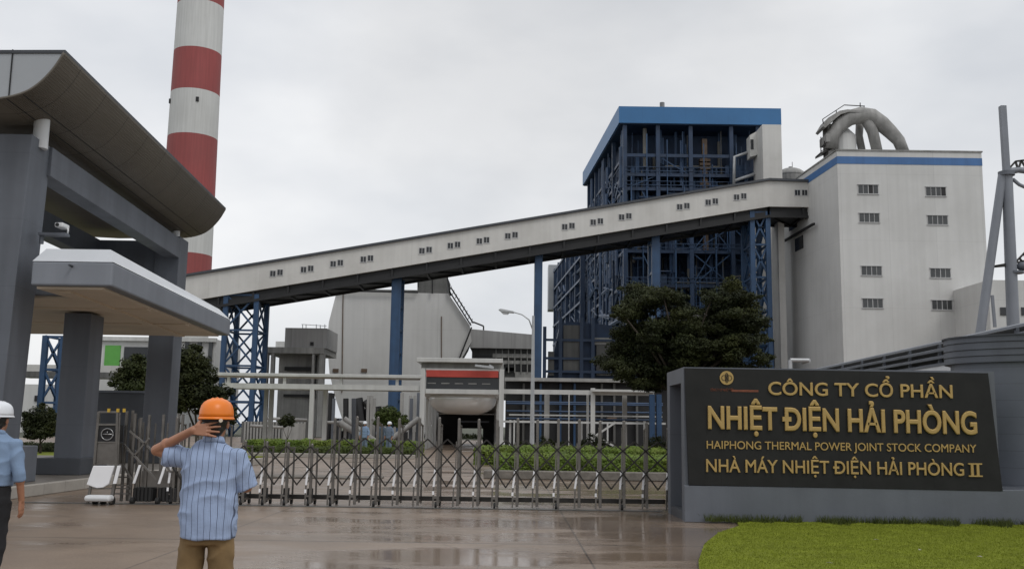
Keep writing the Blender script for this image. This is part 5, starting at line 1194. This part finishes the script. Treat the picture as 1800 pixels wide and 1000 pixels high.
def person(loc, rot, label, helmet, shirt, trous, pose, group=None, detail=1.0, tuck=False, scale=1.0, hc=(0, .0, 1.585)):
    t = thing('person', loc, label, 'person', group)
    v = .0062 * detail; H = Vector(hc)
    J = dict(shL=Vector((-.18, 0, 1.385)), shR=Vector((.18, 0, 1.385)), hipL=Vector((-.095, 0, .90)), hipR=Vector((.095, 0, .90)))
    kL, aL, kR, aR = [Vector(p) for p in pose['legs']]
    eL, wL = [Vector(p) for p in pose['armL']]; eR, wR = [Vector(p) for p in pose['armR']]
    b = MB()
    b.loft([ring(0, 0, .84, .11, .085), ring(0, 0, .92, .13, .092), ring(0, .0, 1.05, .125, .088), ring(0, 0, 1.2, .15, .105), ring(0, 0, 1.32, .16, .105), ring(0, 0, 1.40, .13, .085), ring(0, 0, 1.45, .06, .06)])
    limb(b, [(0, -.005, 1.42), (H.x * .6, .0, 1.49), H + Vector((0, -.01, -.04))], [.062, .055, .052])
    limb(b, [J['shL'] + Vector((.015, 0, -.02)), eL, wL], [.045, .038, .027]); limb(b, [J['shR'] + Vector((-.015, 0, -.02)), eR, wR], [.045, .038, .027])
    limb(b, [J['hipL'] * .92, kL, aL], [.06, .05, .038]); limb(b, [J['hipR'] * .92, kR, aR], [.06, .05, .038])
    for e, w_ in ((eL, wL), (eR, wR)): m_ = e.lerp(w_, .28); b.ell(m_, (.041, .041, .045), 12, 8)
    for a_ in (aL, aR): b.ell(a_ + Vector((0, .06, -.035)), (.042, .11, .035), 14, 8)
    hand(b, wL, pose['handL'][0], pose['handL'][1], pose['handL'][2], *pose['handL'][3:]); hand(b, wR, pose['handR'][0], pose['handR'][1], pose['handR'][2], *pose['handR'][3:])
    head(b, H)
    remesh(b, 'body', v * (.7 if detail <= 1 else 1), 2, None, 'skin', t)
    # shirt
    s_ = MB(); base = 1.01 if tuck else .84
    wd = .16 if tuck else .176
    s_.loft([ring(0, -.005, base, wd + .0, .125 if tuck else .155), ring(0, -.005, base + .1, wd + .006, .135 if tuck else .155), ring(0, 0, 1.15, .18, .135), ring(0, .0, 1.28, .186, .13), ring(0, 0, 1.35, .185, .12), ring(0, 0, 1.40, .165, .1), ring(0, 0, 1.445, .115, .08), ring(0, 0, 1.475, .07, .068)])
    for sh, e, w_, ln, key in ((J['shL'], eL, wL, pose.get('slL', .75), 'L'), (J['shR'], eR, wR, pose.get('slR', .75), 'R')):
        sh2 = sh + Vector((.012 if key == 'L' else -.012, 0, -.022))
        if ln <= 1:
            en = sh.lerp(e, ln); s_.tube(sh2, en + Vector((0, 0, pose.get('sag', -.012))), .068, .076, 20); s_.ell(sh2, (.066, .074, .066), 16, 10)
        else:
            s_.ell(sh2, (.066, .074, .066), 16, 10); s_.tube(sh2, e, .064, .054, 20); s_.ell(e, (.054,) * 3, 14, 8); s_.tube(e, e.lerp(w_, ln - 1), .054, .048, 18)
    remesh(s_, 'shirt', .0085 * detail, 4, fold_fn(.018, 3.3), shirt, t)
    # collar
    c_ = MB(); rr = []
    n = 20
    for (z_, r_) in ((1.462, .082), (1.505, .067)): rr.append([Vector((H.x * .5 + r_ * math.cos(2 * math.pi * k / n), -.006 + r_ * .95 * math.sin(2 * math.pi * k / n), z_ + .012 * (-math.sin(2 * math.pi * k / n)))) for k in range(n)])
    for (z_, r_) in ((1.505, .059), (1.462, .072)): rr.append([Vector((H.x * .5 + r_ * math.cos(2 * math.pi * k / n), -.006 + r_ * .95 * math.sin(2 * math.pi * k / n), z_ + .012 * (-math.sin(2 * math.pi * k / n)))) for k in range(n)])
    cc = MB(); nn = n; vs = [p for r in rr for p in r]; fs = []
    for j in range(4):
        for i in range(nn): i2 = (i + 1) % nn; j2 = (j + 1) % 4; fs.append((j * nn + i, j * nn + i2, j2 * nn + i2, j2 * nn + i))
    cc.add([p + Vector(t.location) for p in vs], fs); cc.build('collar', shirt, t, smooth=True)
    # trousers
    tr = MB(); top_ = 1.035 if tuck else 1.0
    tr.loft([ring(0, 0, .80, .15, .118), ring(0, -.005, .90, .155, .12), ring(0, -.003, .97, .15, .115), ring(0, 0, top_, .152, .112)])
    for hp, k_, a_ in ((J['hipL'], kL, aL), (J['hipR'], kR, aR)):
        hp2 = hp + Vector((-.1 * hp.x, 0, -.03)); tr.tube(hp2, k_, .088, .078, 20); tr.ell(hp2 + Vector((0, -.02, -.0)), (.08, .09, .09), 16, 10); tr.ell(k_, (.08,) * 3, 16, 10); tr.tube(k_, a_ + Vector((0, 0, -.01)), .080, .072, 20)
    remesh(tr, 'trousers', .0095 * detail, 4, fold_fn(.012, 8.1), trous, t)
    for a_ in (aL, aR):
        sh_ = MB(); sh_.ell(a_ + Vector((0, .05, -.04)), (.05, .135, .045), 18, 10, -.6, 1); sh_.tube(a_ + Vector((0, 0, -.04)), a_ + Vector((0, 0, .03)), .05, .048, 16); remesh(sh_, 'shoe', .009, 3, None, 'shoe', t)
    # hair
    hh = MB(); hh.ell(H + Vector((0, -.022, .012)), (.081, .094, .104), 24, 14); hh.ell(H + Vector((0, -.045, -.04)), (.068, .056, .062), 20, 12); remesh(hh, 'hair', .007, 2, lambda co: .003 * noise.noise(co * 60), 'hair', t)
    # helmet: dome, brim, harness
    hm = MB(); n = 36; hz = H.z + .038; rings = []
    prof = [(1.0, .0), (.995, .025), (.97, .055), (.90, .088), (.76, .115), (.55, .134), (.30, .144), (.06, .147)]
    Lc = Vector(t.location)
    for f, z_ in prof: rings.append([Lc + Vector((H.x + .112 * f * math.cos(2 * math.pi * k / n), H.y - .008 + .138 * f * math.sin(2 * math.pi * k / n), hz + z_ * .86)) for k in range(n)])
    hm.loft(rings)
    # brim: small all round, longer in front (+y)
    bm_ = []
    for f0, dz in ((.97, .004), (1.0, -.004)):
        bm_.append([Lc + Vector((H.x + (.112 * f0 + (0 if dz > 0 else .006)) * math.cos(a), H.y - .008 + (.138 * f0 + (0 if dz > 0 else .006 + max(0, math.sin(a)) ** 2 * .04)) * math.sin(a), hz + dz - (0 if dz > 0 else .006))) for a in [2 * math.pi * k / n for k in range(n)]])
    hm.loft([bm_[0], bm_[1], [p - Vector((0, 0, .008)) for p in bm_[1]]])
    rb = MB()
    for off_ in (-.028, 0, .028):
        pts = [Lc + Vector((H.x + off_, H.y - .008 + .128 * math.sin(a), hz + .02 + .109 * math.cos(a) * .995 - abs(off_) * .12)) for a in [math.pi * (-.42 + .84 * k / 14) for k in range(15)]]; rb.path(pts, .0045, 6)
    he = hm.build('helmet', helmet, t, smooth=True, bevel=0); rb.build('rib', helmet, he, smooth=True)
    st = MB(); st.path([Lc + Vector((H.x + .098 * math.cos(a), H.y - .01 + .118 * math.sin(a), hz - .014 - .012 * max(0, -math.sin(a)))) for a in [2 * math.pi * k / 24 for k in range(25)]], .011, 6); st.build('head_band', 'black', he, smooth=True)
    kb = MB(); kb.tube(Lc + Vector((H.x + .062, H.y - .118, hz - .024)), Lc + Vector((H.x + .066, H.y - .132, hz - .026)), .014, .012, 12); kb.build('adjust_knob', 'soffit', he, smooth=True)
    t.rotation_euler.z = rot
    return t
YP = 6.85; xp = xat(369, YP, 1.2)
person((xp, YP, -.0), 0, 'person in orange helmet and striped blue shirt, hand behind the head', 'helmet_o', 'shirt_s', 'trousers_k',
       dict(legs=[(-.12, .0, .48), (-.13, -.03, .09), (.11, .02, .48), (.12, .0, .09)],
            armL=[(-.385, .03, 1.41), (-.10, -.118, 1.548)], handL=[(1.0, -.02, .06), (0, 1, -.1), 1, .26, .3, 1.1],
            armR=[(.235, .06, 1.17), (.13, .27, 1.24)], handR=[(-.4, .9, .1), (0, -.2, -1), 1, .05, .6], slL=.62, slR=.95, sag=-.02), hc=(.022, 0, 1.602))
YP2 = 9.2; xp2 = xat(-9, YP2, 1.2)
person((xp2, YP2, 0), R(-4), 'person in white helmet, plain blue shirt and black trousers at the left edge', 'helmet_w', 'shirt_b', 'trousers_b',
       dict(legs=[(-.12, .10, .48), (-.12, .02, .09), (.08, -.02, .48), (.06, -.10, .10)],
            armL=[(-.26, -.02, 1.12), (-.27, .06, .88)], handL=[(0, .1, -1), (1, 0, 0), -1, .05, .4],
            armR=[(.25, -.02, 1.12), (.25, .05, .88)], handR=[(-.03, .15, -1), (-1, 0, 0), 1, .05, .45], slL=1.25, slR=1.25), tuck=True, hc=(0, .01, 1.602))
std = dict(legs=[(-.1, .02, .48), (-.11, 0, .09), (.1, .0, .48), (.11, 0, .09)], armL=[(-.26, 0, 1.12), (-.24, .08, .88)], handL=[(0, .1, -1), (1, 0, 0), -1, .05, .4], armR=[(.26, 0, 1.12), (.24, .08, .88)], handR=[(0, .1, -1), (-1, 0, 0), 1, .05, .45], slL=1.6, slR=1.6)
for px, Y, rr_, lab, sh_ in ((641, 55, R(160), 'distant worker in white helmet and pale overalls, left of the pair', 'shirt_b'), (670, 57, R(200), 'distant worker in white helmet half hidden behind a colleague', 'overall'), (684, 54, R(150), 'distant worker in white helmet and grey overalls beneath the topiary', 'overall')):
    person((xat(px, Y, 1), Y, .05), rr_, lab, 'helmet_w', sh_, 'overall', std, 'workers in white helmets by the drive', detail=2.2)
